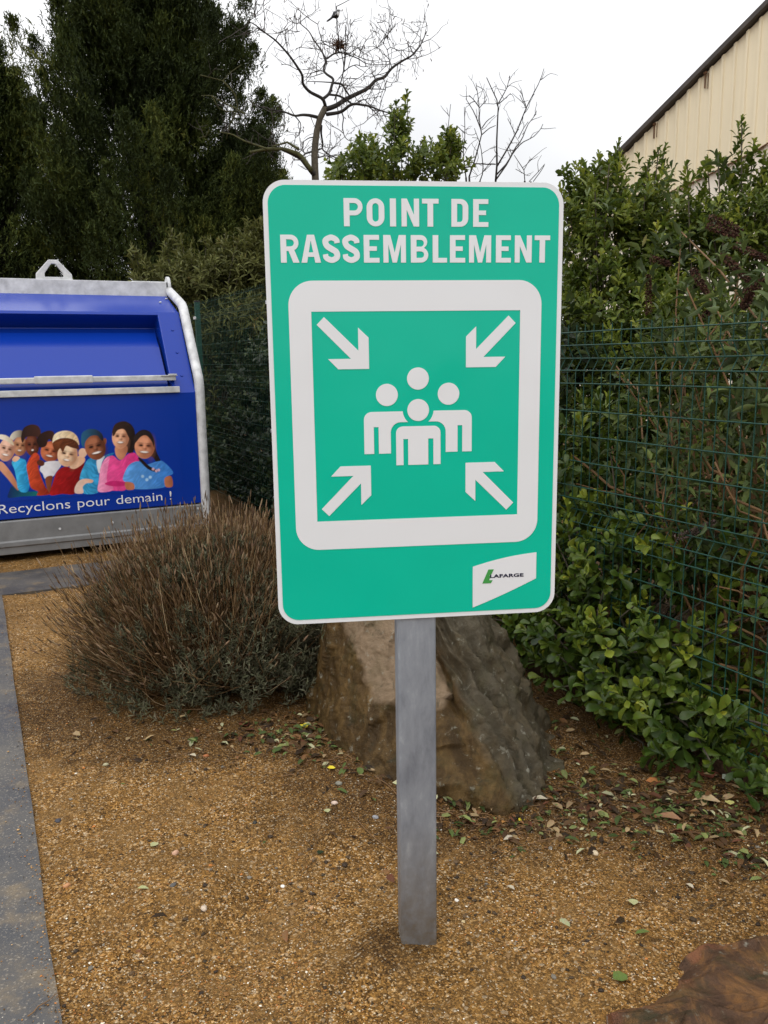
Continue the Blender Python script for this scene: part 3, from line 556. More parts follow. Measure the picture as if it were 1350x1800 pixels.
def make_sign():
    root = thing('assembly_point_sign', 'green and white assembly point sign on a grey galvanised post', 'sign', SIGN_P, rotz=YAW)
    TOP, BOT = 345.5, -547.0
    pan = flat('panel', [rrect(-300, BOT, 300, TOP, 43, 12)], M['sign_white'], root, 0.0, 0.0015)
    flat('green_face', [rrect(-290.5, BOT + 9.5, 290.5, TOP - 9.5, 34.5, 12)], M['sign_green'], pan, 0.0021)
    flat('pictogram_frame', [rrect(-257.5, -387, 257.5, 157, 48, 12), [(-213, -327), (213, -327), (213, 97.5), (-213, 97.5)]], M['sign_white'], pan, 0.0029)
    text = []
    for ch, x0, x1 in (('P', -144, -107), ('O', -99, -64), ('I', -53, -41), ('N', -30, 5), ('T', 11, 44), ('D', 70, 104), ('E', 114, 145)): text += place(letter(ch, x1 - x0), x0, 260)
    for ch, x0, x1 in (('R', -269, -233), ('A', -229, -191), ('S', -187, -153), ('S', -148, -114), ('E', -106, -75), ('M', -67, -22), ('B', -12, 23), ('L', 32, 61), ('E', 67, 98), ('M', 106, 151), ('E', 161, 192), ('N', 200, 235), ('T', 241, 273)): text += place(letter(ch, x1 - x0), x0, 191.3)
    flat('lettering', text, M['sign_white'], pan, 0.0029)
    tl = [(-203, 72), (-188, 87), (-120.5, 20.5), (-120.5, 66), (-99.5, 46), (-99.5, -16), (-162, -16), (-182, 4.5), (-136, 4.5)]
    mx = lambda c: [(-x + 0.8, y) for x, y in c][::-1]; my = lambda c: [(x, -229 - y) for x, y in c][::-1]
    for c in (tl, mx(tl), my(tl), mx(my(tl))): flat('arrow', [c], M['sign_white'], pan, 0.0029)
    circ = lambda x, y, r=22.5: arc(x, y, r, 0, 360, 40)[:-1]
    concave = arc(0.5, -101, 32.2, 183.5, 228, 8)
    left = [(-112, -189)] + arc(-96, -119, 16, 180, 90)+ concave + [(-21, -125)] + arc(-36, -146, 21, 90, 180) + [(-57, -189), (-82, -189), (-82, -134), (-92, -134), (-92, -189)]
    flat('person_figure', [circ(-64, -69), left], M['sign_white'], pan, 0.0029)
    flat('person_figure', [circ(64, -69), [(-x + 1, y) for x, y in left][::-1]], M['sign_white'], pan, 0.0029)
    flat('person_figure', [circ(0.5, -37)], M['sign_white'], pan, 0.0029)
    front = [(-46, -214)] + arc(-32, -148, 14, 180, 90) + arc(33, -148, 14, 90, 0) + [(47, -214), (32, -214), (32, -160), (21, -160), (21, -214), (-21, -214), (-21, -160), (-31, -160), (-31, -214)]
    flat('person_figure', [circ(0.5, -101), front], M['sign_white'], pan, 0.0029)
    top = [(117 + 140 * u, -438 + 26 * u + 4.0 * math.sin(math.pi * u)) for u in np.linspace(0, 1, 9)]
    bot = [(257 - 140 * u, -470 - 59 * u - 2.0 * math.sin(math.pi * u)) for u in np.linspace(0, 1, 9)]
    flat('logo_plate', [top + bot], M['sign_white'], pan, 0.0029)
    flat('logo_letter', [[(138, -476), (157, -476), (160.5, -469.5), (152.5, -469.5), (155, -463.5), (153.5, -458), (158, -456), (163, -445.5), (151, -445.5)]], M['logo_green'], pan, 0.0036)
    cu = bpy.data.curves.new('logo_text', 'FONT'); cu.body = 'LAFARGE'; cu.size = 0.0105; cu.offset = 0.00042; cu.extrude = 0.0002; cu.space_character = 1.06
    tx = curve_to_mesh('logo_text', cu, M['logo_navy'], pan, 0.0036, 0); me = tx.data
    co = np.array([v.co for v in me.vertices]); x0, x1, z0, z1 = co[:, 0].min(), co[:, 0].max(), co[:, 2].min(), co[:, 2].max()
    co[:, 0] = 0.1545 + (co[:, 0] - x0) / (x1 - x0) * 0.0745; co[:, 2] = CAM_H - 0.4648 + (co[:, 2] - z0) / (z1 - z0) * 0.0079
    me.vertices.foreach_set('co', co.ravel().astype(np.float32)); me.update()
    b = MB(); b.box((-0.004, 0.034, 0.70), (0.042, 0.030, 0.90)); b.build('post', M['galv'], root, True, 0.006, 3)
    for z in (1.02, 1.50):
        b = MB(); b.box((-0.004, 0.0695, z), (0.052, 0.004, 0.018)).box((-0.051, 0.036, z), (0.0035, 0.032, 0.018)).box((0.043, 0.036, z), (0.0035, 0.032, 0.018)); b.build('clamp', M['zinc'], root, False, 0.001)
make_sign()
# ================================================================== recycling container
BC = np.array([-1.391, 6.227, 0.0])
def bl(s, d, z): return BC + s * E1 + d * E2 + z * UP          # s along the front (left is negative), d to the back, z up
BL_ = 2.02
PROF = [(0.0, 0.30), (0.0, 1.135), (0.40, 1.735), (0.80, 1.885), (1.05, 1.885), (1.45, 1.735), (1.85, 1.135), (1.85, 0.30)]
def paint_poster():
    W, H = 675, 394; img = np.empty((H, W, 3)); img[:] = BLUE
    yy, xx = np.mgrid[0:H, 0:W]; xx = xx * 2.0 + 1; yy = yy * 2.0 + 1
    def smooth(pts, n=6):
        P = np.array(pts, float); k = len(P); o = []
        for i in range(k):
            a, b_, c_, d_ = P[i - 1], P[i], P[(i + 1) % k], P[(i + 2) % k]
            for u in np.linspace(0, 1, n, endpoint=False): o.append(0.5 * (2 * b_ + (c_ - a) * u + (2 * a - 5 * b_ + 4 * c_ - d_) * u * u + (3 * b_ - a - 3 * c_ + d_) * u ** 3))
        return np.array(o)
    def poly(pts, c, grad=None, sm=True, tex=0.0, seed=1):
        P = smooth(pts) if sm else np.array(pts, float); x0, y0 = np.maximum(P.min(0) - 3, 0); x1, y1 = P.max(0) + 3
        js = slice(int(y0 / 2), min(H, int(y1 / 2) + 1)); is_ = slice(int(x0 / 2), min(W, int(x1 / 2) + 1)); X, Y = xx[js, is_], yy[js, is_]
        if X.size == 0: return
        ins = np.zeros(X.shape, bool); dist = np.full(X.shape, 1e9)
        for k in range(len(P)):
            a, b_ = P[k - 1], P[k]; cnd = (a[1] > Y) != (b_[1] > Y)
            with np.errstate(divide='ignore', invalid='ignore'): ins ^= cnd & (X < (b_[0] - a[0]) * (Y - a[1]) / (b_[1] - a[1] + 1e-12) + a[0])
            e = b_ - a; t = np.clip(((X - a[0]) * e[0] + (Y - a[1]) * e[1]) / (e @ e + 1e-9), 0, 1); dist = np.minimum(dist, np.hypot(X - a[0] - t * e[0], Y - a[1] - t * e[1]))
        al = np.clip(0.5 + np.where(ins, dist, -dist) / 3.0, 0, 1)[..., None]; cc = np.broadcast_to(lin(c), X.shape + (3,)).copy()
        if grad: u = np.clip((X - P[:, 0].min()) / max(1, np.ptp(P[:, 0])), 0, 1)[..., None]; cc = cc * (1 - u) + lin(grad) * u
        if tex:
            a_ = 0.5 + 0.37 * seed; U_ = X * math.cos(a_) + Y * math.sin(a_); V_ = -X * math.sin(a_) + Y * math.cos(a_); w_ = fbm(np.stack([U_.ravel() / 46, V_.ravel() / 46, X.ravel() * 0], -1), 2, seed + 3)
            nz = np.abs(fbm(np.stack([U_.ravel() / 15 + w_ * 0.9, V_.ravel() / 80, X.ravel() * 0], -1), 2, seed)).reshape(X.shape)[..., None] - 0.3; cc = np.clip(cc * (1 + 1.5 * tex * nz), 0, 1)
        img[js, is_] = img[js, is_] * (1 - al) + cc * al
    def ell(cx, cy, rx, ry, c, rot=0, soft=2.5, alpha=1.0, grad=None):
        r = math.radians(rot); X, Y = xx - cx, yy - cy; u = X * math.cos(r) + Y * math.sin(r); v = -X * math.sin(r) + Y * math.cos(r)
        dd = (1 - np.sqrt((u / rx) ** 2 + (v / ry) ** 2)) * min(rx, ry); al = (np.clip(0.5 + dd / soft, 0, 1) * alpha)[..., None]; cc = lin(c) * np.ones(img.shape)
        if grad: g = np.clip(0.5 + u / rx * 0.5, 0, 1)[..., None]; cc = lin(c) * (1 - g) + lin(grad) * g
        img[:] = img * (1 - al) + cc * al
    def face(cx, cy, rx, ry, skin, shade, rot=0, smile=1.0, eye=True):
        r = math.radians(rot)
        q = lambda u, v: (cx + (u * rx) * math.cos(r) - (v * ry) * math.sin(r), cy + (u * rx) * math.sin(r) + (v * ry) * math.cos(r))
        ell(cx, cy, rx, ry, skin, rot, 3, 1, shade)
        ell(*q(-0.1, -0.45), rx * 0.55, ry * 0.3, tuple(min(255, x + 22) for x in skin), rot, 18, 0.6)
        for sg in (-1, 1):
            ell(*q(sg * 0.42, 0.28), rx * 0.26, ry * 0.2, tuple(min(255, x + 18) for x in skin), rot, 12, 0.6)
            if eye:
                ell(*q(sg * 0.38, -0.10), rx * 0.26, ry * 0.13, tuple(int(x * 0.72) for x in shade), rot, 12, 0.6); ell(*q(sg * 0.38, -0.09), rx * 0.20, ry * 0.075, (30, 18, 18), rot, 4, 0.95); ell(*q(sg * 0.38, -0.27), rx * 0.26, ry * 0.04, (62, 38, 30), rot, 6, 0.6)
        ell(*q(0.04, 0.16), rx * 0.15, ry * 0.09, tuple(int(x * 0.72) for x in shade), rot, 8, 0.7)
        ell(*q(0, 0.46), rx * 0.44 * smile, ry * 0.12, tuple(int(x * 0.62) for x in shade), rot, 7, 0.9); ell(*q(0, 0.44), rx * 0.36 * smile, ry * 0.075, (246, 236, 228), rot, 4, 1.0); ell(*q(0.70, 0.1), rx * 0.34, ry * 0.85, tuple(int(x * 0.68) for x in shade), rot, 26, 0.6); ell(*q(-0.05, 0.08), rx * 0.11, ry * 0.26, tuple(min(255, x + 26) for x in skin), rot, 9, 0.55); ell(*q(0.02, 0.20), rx * 0.2, ry * 0.05, tuple(int(x * 0.66) for x in shade), rot, 6, 0.6); ell(*q(0, 0.62), rx * 0.3, ry * 0.05, tuple(int(x * 0.78) for x in shade), rot, 8, 0.5)
        ell(*q(0, 0.80), rx * 0.42, ry * 0.14, tuple(int(x * 0.8) for x in shade), rot, 14, 0.45)
    # far left girl and the boy hugging her
    poly([(60, 540), (80, 505), (130, 520), (190, 540), (240, 540), (250, 566), (150, 572), (55, 582)], (15, 40, 95), (20, 110, 110))
    face(132, 240, 46, 66, (205, 145, 105), (150, 90, 60), 6, 0.7)
    poly([(62, 190), (84, 152), (118, 137), (150, 142), (150, 178), (112, 184), (86, 204), (70, 210)], (235, 228, 210), (90, 70, 50))
    face(44, 264, 54, 78, (240, 190, 165), (205, 140, 110), 14)
    poly([(-10, 165), (40, 170), (76, 200), (92, 236), (70, 226), (40, 205), (-10, 190)], (240, 232, 215), (215, 195, 160))
    poly([(-10, 345), (20, 350), (70, 410), (105, 470), (122, 532), (96, 512), (50, 455), (-10, 385)], (225, 165, 130), (190, 120, 85))
    poly([(78, 352), (100, 318), (140, 322), (172, 340), (178, 400), (196, 470), (186, 535), (150, 546), (118, 522), (108, 455), (94, 392)], (70, 190, 235), (25, 130, 190), tex=0.25)
    poly([(80, 330), (100, 305), (130, 315), (120, 332), (98, 344)], (235, 185, 150))
    # dark boy in the orange top
    face(212, 235, 46, 72, (120, 60, 38), (80, 35, 22), -4, 0.45)
    poly([(140, 170), (158, 120), (205, 98), (250, 108), (270, 148), (262, 200), (240, 180), (200, 176), (168, 186), (150, 218), (140, 200)], (38, 22, 20), (70, 40, 32))
    poly([(176, 372), (200, 312), (232, 284), (262, 312), (252, 372), (270, 440), (300, 510), (332, 556), (246, 566), (250, 540), (204, 514), (186, 440)], (205, 75, 40), (130, 35, 25), tex=0.3)
    # girl in the white tee
    face(332, 276, 64, 68, (205, 115, 75), (150, 70, 45), 12, 0.85)
    poly([(242, 200), (268, 160), (318, 138), (356, 152), (352, 214), (322, 196), (302, 240), (264, 250), (250, 230)], (34, 20, 18), (60, 34, 26))
    poly([(262, 392), (300, 346), (392, 340), (404, 366), (372, 410), (350, 440), (300, 456), (282, 424)], (240, 238, 240), (205, 200, 205))
    poly([(300, 452), (346, 438), (340, 490), (332, 548), (312, 528)], (150, 80, 50), (110, 55, 35))
    ell(268, 352, 26, 20, (95, 45, 30), 20)
    # fair boy in the dark red jumper
    poly([(330, 562), (346, 490), (376, 408), (430, 376), (488, 386), (552, 344), (548, 400), (524, 460), (496, 552), (410, 556)], (170, 28, 30), (110, 14, 18), tex=0.25)
    poly([(480, 330), (540, 300), (560, 340), (500, 388), (460, 380)], (240, 200, 165), (225, 170, 135))
    ell(545, 285, 28, 30, (235, 190, 160), 0)
    face(445, 298, 66, 78, (248, 208, 172), (225, 165, 125), 10, 0.75)
    poly([(346, 214), (358, 166), (404, 142), (466, 144), (508, 178), (522, 232), (496, 214), (446, 190), (392, 192), (362, 226)], (242, 225, 190), (215, 180, 135), tex=0.3)
    poly([(350, 216), (390, 193), (452, 188), (506, 212), (522, 262), (504, 258), (470, 250), (436, 240), (414, 280), (396, 256), (372, 280), (352, 250)], (110, 58, 30), (75, 38, 22), tex=0.4)
    # boy in the blue jacket
    poly([(526, 450), (556, 366), (590, 322), (640, 330), (704, 296), (756, 284), (724, 312), (664, 352), (652, 430), (652, 542), (540, 548)], (60, 160, 205), (25, 95, 150), tex=0.5, seed=5)
    poly([(640, 330), (690, 306), (672, 350), (656, 420), (640, 380)], (215, 222, 228))
    ell(688, 212, 14, 24, (140, 78, 52), 10)
    face(628, 248, 68, 84, (165, 98, 66), (110, 58, 38), -14, 1.15)
    poly([(534, 206), (542, 154), (588, 128), (640, 134), (674, 164), (680, 204), (662, 196), (640, 172), (596, 176), (562, 214), (554, 250), (540, 236)], (40, 95, 130), (30, 26, 26))
    poly([(494, 512), (520, 470), (560, 456), (612, 464), (606, 482), (570, 486), (546, 510), (548, 550), (496, 550)], (235, 205, 190), (225, 170, 140))
    # girl in pink
    poly([(738, 160), (756, 100), (812, 76), (864, 98), (890, 150), (888, 236), (872, 288), (840, 284), (800, 270), (756, 200)], (58, 36, 28), (30, 20, 18), tex=0.3)
    poly([(764, 240), (836, 240), (834, 290), (798, 332), (764, 300)], (215, 150, 112), (170, 105, 75))
    face(795, 182, 56, 76, (238, 178, 140), (205, 135, 100), 2, 0.9)
    poly([(742, 166), (756, 112), (812, 92), (862, 122), (872, 200), (852, 190), (820, 132), (776, 136), (752, 172)], (60, 38, 28), (36, 24, 20))
    poly([(652, 470), (664, 382), (692, 326), (742, 304), (792, 336), (846, 292), (892, 288), (916, 340), (862, 372), (826, 430), (830, 526), (740, 534), (650, 540)], (240, 90, 155), (215, 50, 125), tex=0.18)
    poly([(652, 470), (664, 382), (692, 326), (722, 312), (712, 380), (704, 470), (740, 500), (740, 534), (650, 540)], (245, 160, 195), (235, 110, 165), tex=0.2)
    poly([(690, 490), (740, 470), (820, 478), (826, 500), (750, 506)], (205, 45, 115), (190, 40, 105))
    # girl in light blue
    poly([(876, 250), (888, 172), (934, 134), (986, 144), (1016, 196), (1030, 270), (1060, 340), (1092, 430), (1072, 444), (1036, 362), (1000, 310), (930, 300)], (40, 28, 28), (26, 20, 22), tex=0.4)
    poly([(812, 442), (848, 368), (908, 340), (962, 362), (1036, 342), (1078, 344), (1142, 416), (1086, 450), (1082, 512), (890, 524), (880, 486), (820, 474)], (95, 160, 225), (55, 120, 200), tex=0.2)
    poly([(826, 478), (878, 486), (884, 524), (834, 526)], (190, 115, 82)); poly([(1086, 452), (1128, 440), (1138, 504), (1092, 508)], (200, 125, 90), (165, 95, 68))
    face(954, 244, 66, 80, (222, 150, 112), (180, 108, 78), 4, 1.1)
    poly([(884, 226), (894, 174), (936, 142), (988, 152), (1014, 206), (1016, 250), (1000, 210), (966, 172), (930, 178), (898, 214)], (48, 36, 36), (32, 26, 28))
    poly([(912, 326), (930, 322), (985, 372), (1040, 400), (1030, 412), (972, 390)], (34, 24, 24))
    for x, y in ((940, 440), (968, 462), (990, 446)): ell(x, y, 10, 10, (190, 225, 245), 0, 6, 0.7)
    for x, y in ((1010, 392), (1030, 404), (1046, 398)): ell(x, y, 9, 9, (235, 190, 205), 0, 5, 0.8)
    g = fbm(np.stack([xx.ravel() / 30, yy.ravel() / 30, xx.ravel() * 0], -1), 4, 12).reshape(H, W)[..., None]; msk = (np.abs(img - np.array(BLUE)).sum(-1, keepdims=True) > 0.01)
    img[:] = np.where(msk, np.clip(img * (1 + 0.10 * g), 0, 1), img)
    return img
def make_container():
    root = thing('recycling_container', 'blue recycling container with galvanised lifting frame and printed children', 'container', bl(-BL_ / 2, 0.9, 0))
    inv = -np.array(bl(-BL_ / 2, 0.9, 0))
    def B(): return MB()
    def fin(b, *a, **k):
        b.v = [v + inv for v in b.v]; return b.build(*a, **k)
    # body with the throw-in opening cut into the sloping front
    s0, s1 = -BL_, 0.0; so0, so1 = -BL_ + 0.165, -0.165
    pr = [bl(s0, d, z) for d, z in PROF]; b = B(); n_ = len(PROF)
    V = [bl(s, d, z) for s in (s0, s1) for d, z in PROF]
    F = [tuple(range(n_)), tuple(range(n_, 2 * n_))[::-1]]
    for i in range(n_ - 1):
        if i == 1: continue
        F.append((i, n_ + i, n_ + i + 1, i + 1))
    F.append((n_ - 1, 2 * n_ - 1, n_, 0)); b.add(V, F)
    (d1, z1), (d2, z2) = PROF[1], PROF[2]
    lo = lambda s, u, k=0.0: bl(s, d1 + (d2 - d1) * u + k * 0.83, z1 + (z2 - z1) * u - k * 0.55)
    u0, u1 = 0.05, 0.965
    fr = [lo(s0, 0), lo(s1, 0), lo(s1, 1), lo(s0, 1), lo(so0, u0), lo(so1, u0), lo(so1, u1), lo(so0, u1), lo(so0, u0, .17), lo(so1, u0, .17), lo(so1, u1, .17), lo(so0, u1, .17)]
    b.add(fr, [(0, 1, 5, 4), (1, 2, 6, 5), (2, 3, 7, 6), (3, 0, 4, 7), (4, 5, 9, 8), (5, 6, 10, 9), (6, 7, 11, 10), (7, 4, 8, 11), (8, 9, 10, 11)])
    body = fin(b, 'body', M['bin_blue'], root, bevel=0.006, seg=2)
    # hinged flap inside the opening, tilted: far in at the top, nearly flush at its lip
    b = B(); q = [lo(so0 + .012, u0 + .03, .02), lo(so1 - .02, u0 + .03, .02), lo(so1 - .02, 0.62, .065), lo(so1 - .02, 0.86, .125), lo(so0 + .012, 0.86, .125), lo(so0 + .012, 0.62, .065)]
    nrm = np.array(unit(np.cross(q[1] - q[0], q[3] - q[0])))
    b.add(q + [p_ - nrm * 0.006 for p_ in q], [(0, 1, 2, 5), (5, 2, 3, 4), (6, 11, 8, 7), (11, 10, 9, 8), (0, 6, 7, 1), (3, 9, 10, 4)])
    flap = fin(b, 'flap', M['bin_blue'], root, bevel=0.002)
    b = B(); b.box(bl(-(0.134 + 0.85), 0.035, 1.245), (0.85, 0.030, 0.020), (E1, E2, UP)); b.box(bl(-0.91, 0.000, 1.248), (0.19, 0.022, 0.026), (E1, E2, UP))
    fin(b, 'handle_bar', M['zinc'], root, bevel=0.006)
    b = B(); b.box(bl(-0.160, 0.0, 1.268), (0.028, 0.012, 0.006), (E1, E2, UP)); b.box(bl(-0.185, 0.0, 1.262), (0.06, 0.006, 0.003), (E1, E2, UP)); fin(b, 'latch', M['zinc'], root)
    b = B(); b.box(bl(-(0.117 + 0.87), -0.008, 1.160), (0.87, 0.012, 0.022), (E1, E2, UP)); fin(b, 'ledge', M['zinc'], root, bevel=0.003)
    # skirt: folded grey sheet with a foot flange
    b = B(); prof = [(-.006, .292), (-.012, .285), (-.012, .150), (-.022, .142), (-.022, .112), (-.012, .105), (-.012, .056), (0.02, .05), (1.83, .05), (1.862, .056), (1.862, .285), (1.856, .292)]
    b.prism([bl(-BL_ - .004, d, z) for d, z in prof], E1 * (BL_ + .008)); fin(b, 'skirt', M['zinc_dark'], root, bevel=0.003)
    for s, z in ((-1.02, .205), (-0.66, .215), (-0.03, .262), (-0.035, .215), (-0.10, .213), (-1.5, .205)):
        b = B(); b.disc_bolt(bl(s, -.012, z), -E2, .009, .006); fin(b, 'bolt', M['zinc'], root)
    for z, k in ((1.26, 0.1), (1.43, 0.1), (1.60, 0.1)):
        u = (z - z1) / (z2 - z1); b = B(); b.disc_bolt(lo(-0.075, u), np.cross(E1, lo(0, 1) - lo(0, 0)) , .011, .006); fin(b, 'bolt', M['bin_blue'], root)
    for s in (-0.09, -0.02):
        b = B(); b.disc_bolt(bl(s, 0.62 if s < -.05 else 0.72, 1.823 if s < -.05 else 1.858), np.array([0, -.3, 1.]), .010, .006); fin(b, 'bolt', M['zinc'], root)
    # feet
    for s in (-0.25, -BL_ + 0.25):
        for d in (0.25, 1.6):
            b = B(); b.box(bl(s, d, 0.02), (0.10, 0.10, 0.035), (E1, E2, UP)); fin(b, 'foot', M['dark'], root)
    # top beam, lifting eye and the bent end tubes
    b = B(); b.box(bl(-BL_ / 2 - 0.01, 0.90, 1.936), (BL_ / 2 + 0.02, 0.075, 0.062), (E1, E2, UP)); b.box(bl(-0.12, 0.90, 2.002), (0.14, 0.05, 0.0035), (E1, E2, UP)); fin(b, 'top_beam', M['zinc'], root, bevel=0.008)
    c = bl(-0.835, 0.90, 1.997)
    eye = lambda w, h, tw, z0: [c + E1 * x + UP * y for x, y in [(-w, z0)] + [(-tw + tw * 0.0, h - .012), (-tw * .6, h), (tw * .6, h), (tw, h - .012)] + [(w, z0)]]
    o_ = eye(0.140, 0.185, 0.035, 0.0); i_ = eye(0.070, 0.145, 0.018, 0.03); b = B(); k = len(o_)
    i_ = [c + E1 * x + UP * y for x, y in [(-.068, .026), (-.068, .052), (-.015, .125), (.015, .125), (.068, .052), (.068, .026)]]
    o_ = [c + E1 * x + UP * y for x, y in [(-.135, .0), (-.130, .05), (-.034, .155), (.034, .155), (.130, .05), (.135, .0)]]
    th = E2 * 0.03; V = o_ + i_ + [p_ + th for p_ in o_] + [p_ + th for p_ in i_]; F = []
    for j in range(6):
        j2 = (j + 1) % 6; F += [(j, j2, 6 + j2, 6 + j), (12 + j2, 12 + j, 18 + j, 18 + j2), (j2, j, 12 + j, 12 + j2), (6 + j, 6 + j2, 18 + j2, 18 + j)]
    b.add(V, F); fin(b, 'lifting_eye', M['zinc'], root, bevel=0.006)
    for s in (0.035, -BL_ - 0.035):
        cp = [(0.0, .06), (0.0, .6), (0.0, 1.18), (.015, 1.24), (.20, 1.50), (.38, 1.765), (.43, 1.80), (.62, 1.86), (.86, 1.935)]; P = np.array(cp); fine = []
        for i in range(len(P) - 1):
            for u in np.linspace(0, 1, 5, endpoint=False): fine.append(P[i] * (1 - u) + P[i + 1] * u)
        fine.append(P[-1]); Q = np.array(fine); Q2 = Q.copy(); Q2[1:-1] = (Q[:-2] + Q[1:-1] * 2 + Q[2:]) / 4
        b = B(); b.tube([bl(s, d + 0.01, z) for d, z in Q2], 0.036, 12); b.tube([bl(s, 1.84 - d, z) for d, z in Q2], 0.036, 12); fin(b, 'end_tube', M['zinc'], root, smooth=True)
        b = B(); ring = [bl(s - 0.012, 0.90 + 0.075 * math.cos(t), 1.965 + 0.085 * math.sin(t)) for t in np.linspace(0, 2 * math.pi, 20, endpoint=False)]; b.prism(ring, E1 * 0.024); fin(b, 'end_plate', M['zinc'], root, bevel=0.004)
    # printed film with the children, and the words under it
    img = paint_poster(); NX, NY = 340, 150; ss = np.linspace(-1.43, -0.135, NX); zz = np.linspace(0.425, 0.955, NY); S, Z = np.meshgrid(ss, zz)
    P = BC + S.ravel()[:, None] * E1 + Z.ravel()[:, None] * UP - E2 * 0.0016
    rel = P - np.array([0, 0, CAM_H]); dep = rel @ _f; X = (675 + FPX * (rel @ _r) / dep) * 3.75; Y = (900 + FPX * (rel @ _d) / dep - 720) * 3.75
    X = np.clip(X / 2 - .5, 0, 673.9); Y = np.clip(Y / 2 - .5, 0, 392.9); i, j = X.astype(int), Y.astype(int); fx, fy = (X - i)[:, None], (Y - j)[:, None]
    Cc = (img[j, i] * (1 - fx) + img[j, i + 1] * fx) * (1 - fy) + (img[j + 1, i] * (1 - fx) + img[j + 1, i + 1] * fx) * fy
    k = np.arange(NY - 1)[:, None] * NX + np.arange(NX - 1)[None]; F = np.stack([k, k + 1, k + NX + 1, k + NX], -1).reshape(-1, 4)
    put('printed_film', np_mesh('printed_film', P + inv, F, False, col=Cc), M['bin_print'], root)
    cu = bpy.data.curves.new('slogan', 'FONT'); cu.body = 'Recyclons pour demain !'; cu.size = 0.1; cu.extrude = 0.0004; cu.offset = -0.0005; cu.space_word = 1.15
    tx = curve_to_mesh('slogan', cu, M['white_paint'], root, 0, 0); co = np.array([v.co for v in tx.data.vertices])
    x0, x1 = co[:, 0].min(), co[:, 0].max(); TW = 1.180
    xs_ = -0.222 - (x1 - co[:, 0]) / (x1 - x0) * TW; zs_ = 0.345 + co[:, 2] * (0.068 / 0.073)
    W_ = BC + xs_[:, None] * E1 + zs_[:, None] * UP - E2 * (0.0022 + co[:, 1:2]) + inv
    tx.data.vertices.foreach_set('co', W_.ravel().astype(np.float32)); tx.data.update()
make_container()
# ================================================================== fence
def fence(name, label, sA, sB, H, posts, offs):
    root = thing(name, label, 'fence', fl((sA + sB) / 2)); inv = -np.array(fl((sA + sB) / 2))
    levels = [0, .05, .10, .145, .195, .30, .40, .50, .60, .65, .70, .745, .795, .90, 1.0, 1.1, 1.2, 1.25, 1.3, 1.345, 1.395, 1.5, 1.6, 1.7, 1.8, 1.85, 1.9]
    levels = [v for v in levels if v < H - 0.03]; bends = {.10, .70, 1.3, 1.9}; off = lambda v: 0.028 if v in bends else 0.0
    eds = sorted(posts)
    for a, c in zip(eds[:-1], eds[1:]):
        a2, c2 = a + 0.04, c - 0.04
        P = np.array([[fl(s, off(v), H - v) for s in np.linspace(a2, c2, 8)] for v in levels]); P[:, 1:-1] += RNG.normal(0, 0.0012, P[:, 1:-1].shape)
        V1, F1 = tubes_np(P, np.full(P.shape[:2], 0.0026 if H < 1.6 else 0.0015), 5)
        ss = np.arange(a2 + 0.015, c2, 0.05); vs = [-0.028] + levels + [H - 0.02]
        P = np.array([[fl(s, off(v) + 0.004, H - v) for v in vs] for s in ss]); V2, F2 = tubes_np(P, np.full(P.shape[:2], 0.0022 if H < 1.6 else 0.0012), 5)
        put('wire_panel', np_mesh('wire_panel', np.vstack([V1, V2]) + inv, np.vstack([F1, F2 + len(V1)])), M['fence_green'], root)
    for s in posts:
        b = MB(); b.box(np.array(fl(s, 0.045, H / 2 + 0.0)) + inv, (0.025, 0.025, H / 2 + 0.04), (E1, E2, UP)); o = b.build('post', M['fence_green'], root, bevel=0.004)
        b = MB(); b.box(np.array(fl(s, 0.045, H + 0.047)) + inv, (0.028, 0.028, 0.007), (E1, E2, UP)); b.build('post_cap', M['dark'], o, bevel=0.004)
        for z in (0.25, 0.8, H - 0.12):
            b = MB(); b.box(np.array(fl(s, 0.014, z)) + inv, (0.008, 0.034, 0.014), (E1, E2, UP)); b.build('clip', M['zinc'], o, bevel=0.002)
fence('wire_fence', 'low green welded wire fence in front of the hedge at right', -3.0, 2.12, 1.443, [-2.9, -0.42, 2.08], 0)
fence('wire_fence', 'tall green wire fence between the blue container and the sign', 2.2, 14, 1.93, [2.2, 4.66, 7.06, 9.5, 11.9], 0)
# netting along the fence foot
def edging():
    b = MB(); n = 60; V = []; F = []
    for i in range(n + 1):
        s = -0.5 + 5.2 * i / n; w = 0.008 * math.sin(i * 1.7)
        for bb, z in ((-0.050 + w, -0.02), (-0.062 + w, 0.055 + 0.006 * math.sin(i * 0.9)), (-0.045 + w, 0.058 + 0.006 * math.sin(i * 0.9)), (-0.03 + w, -0.02)): V.append(fl(s, bb, z))
    for i in range(n):
        for k in range(3): F.append((i * 4 + k, i * 4 + 4 + k, i * 4 + 5 + k, i * 4 + 1 + k))
    b.add(V, F); o = b.build('fence_netting', M['edging'], smooth=True); tag(o, 'dark brown plastic netting along the foot of the fence', 'netting')
edging()
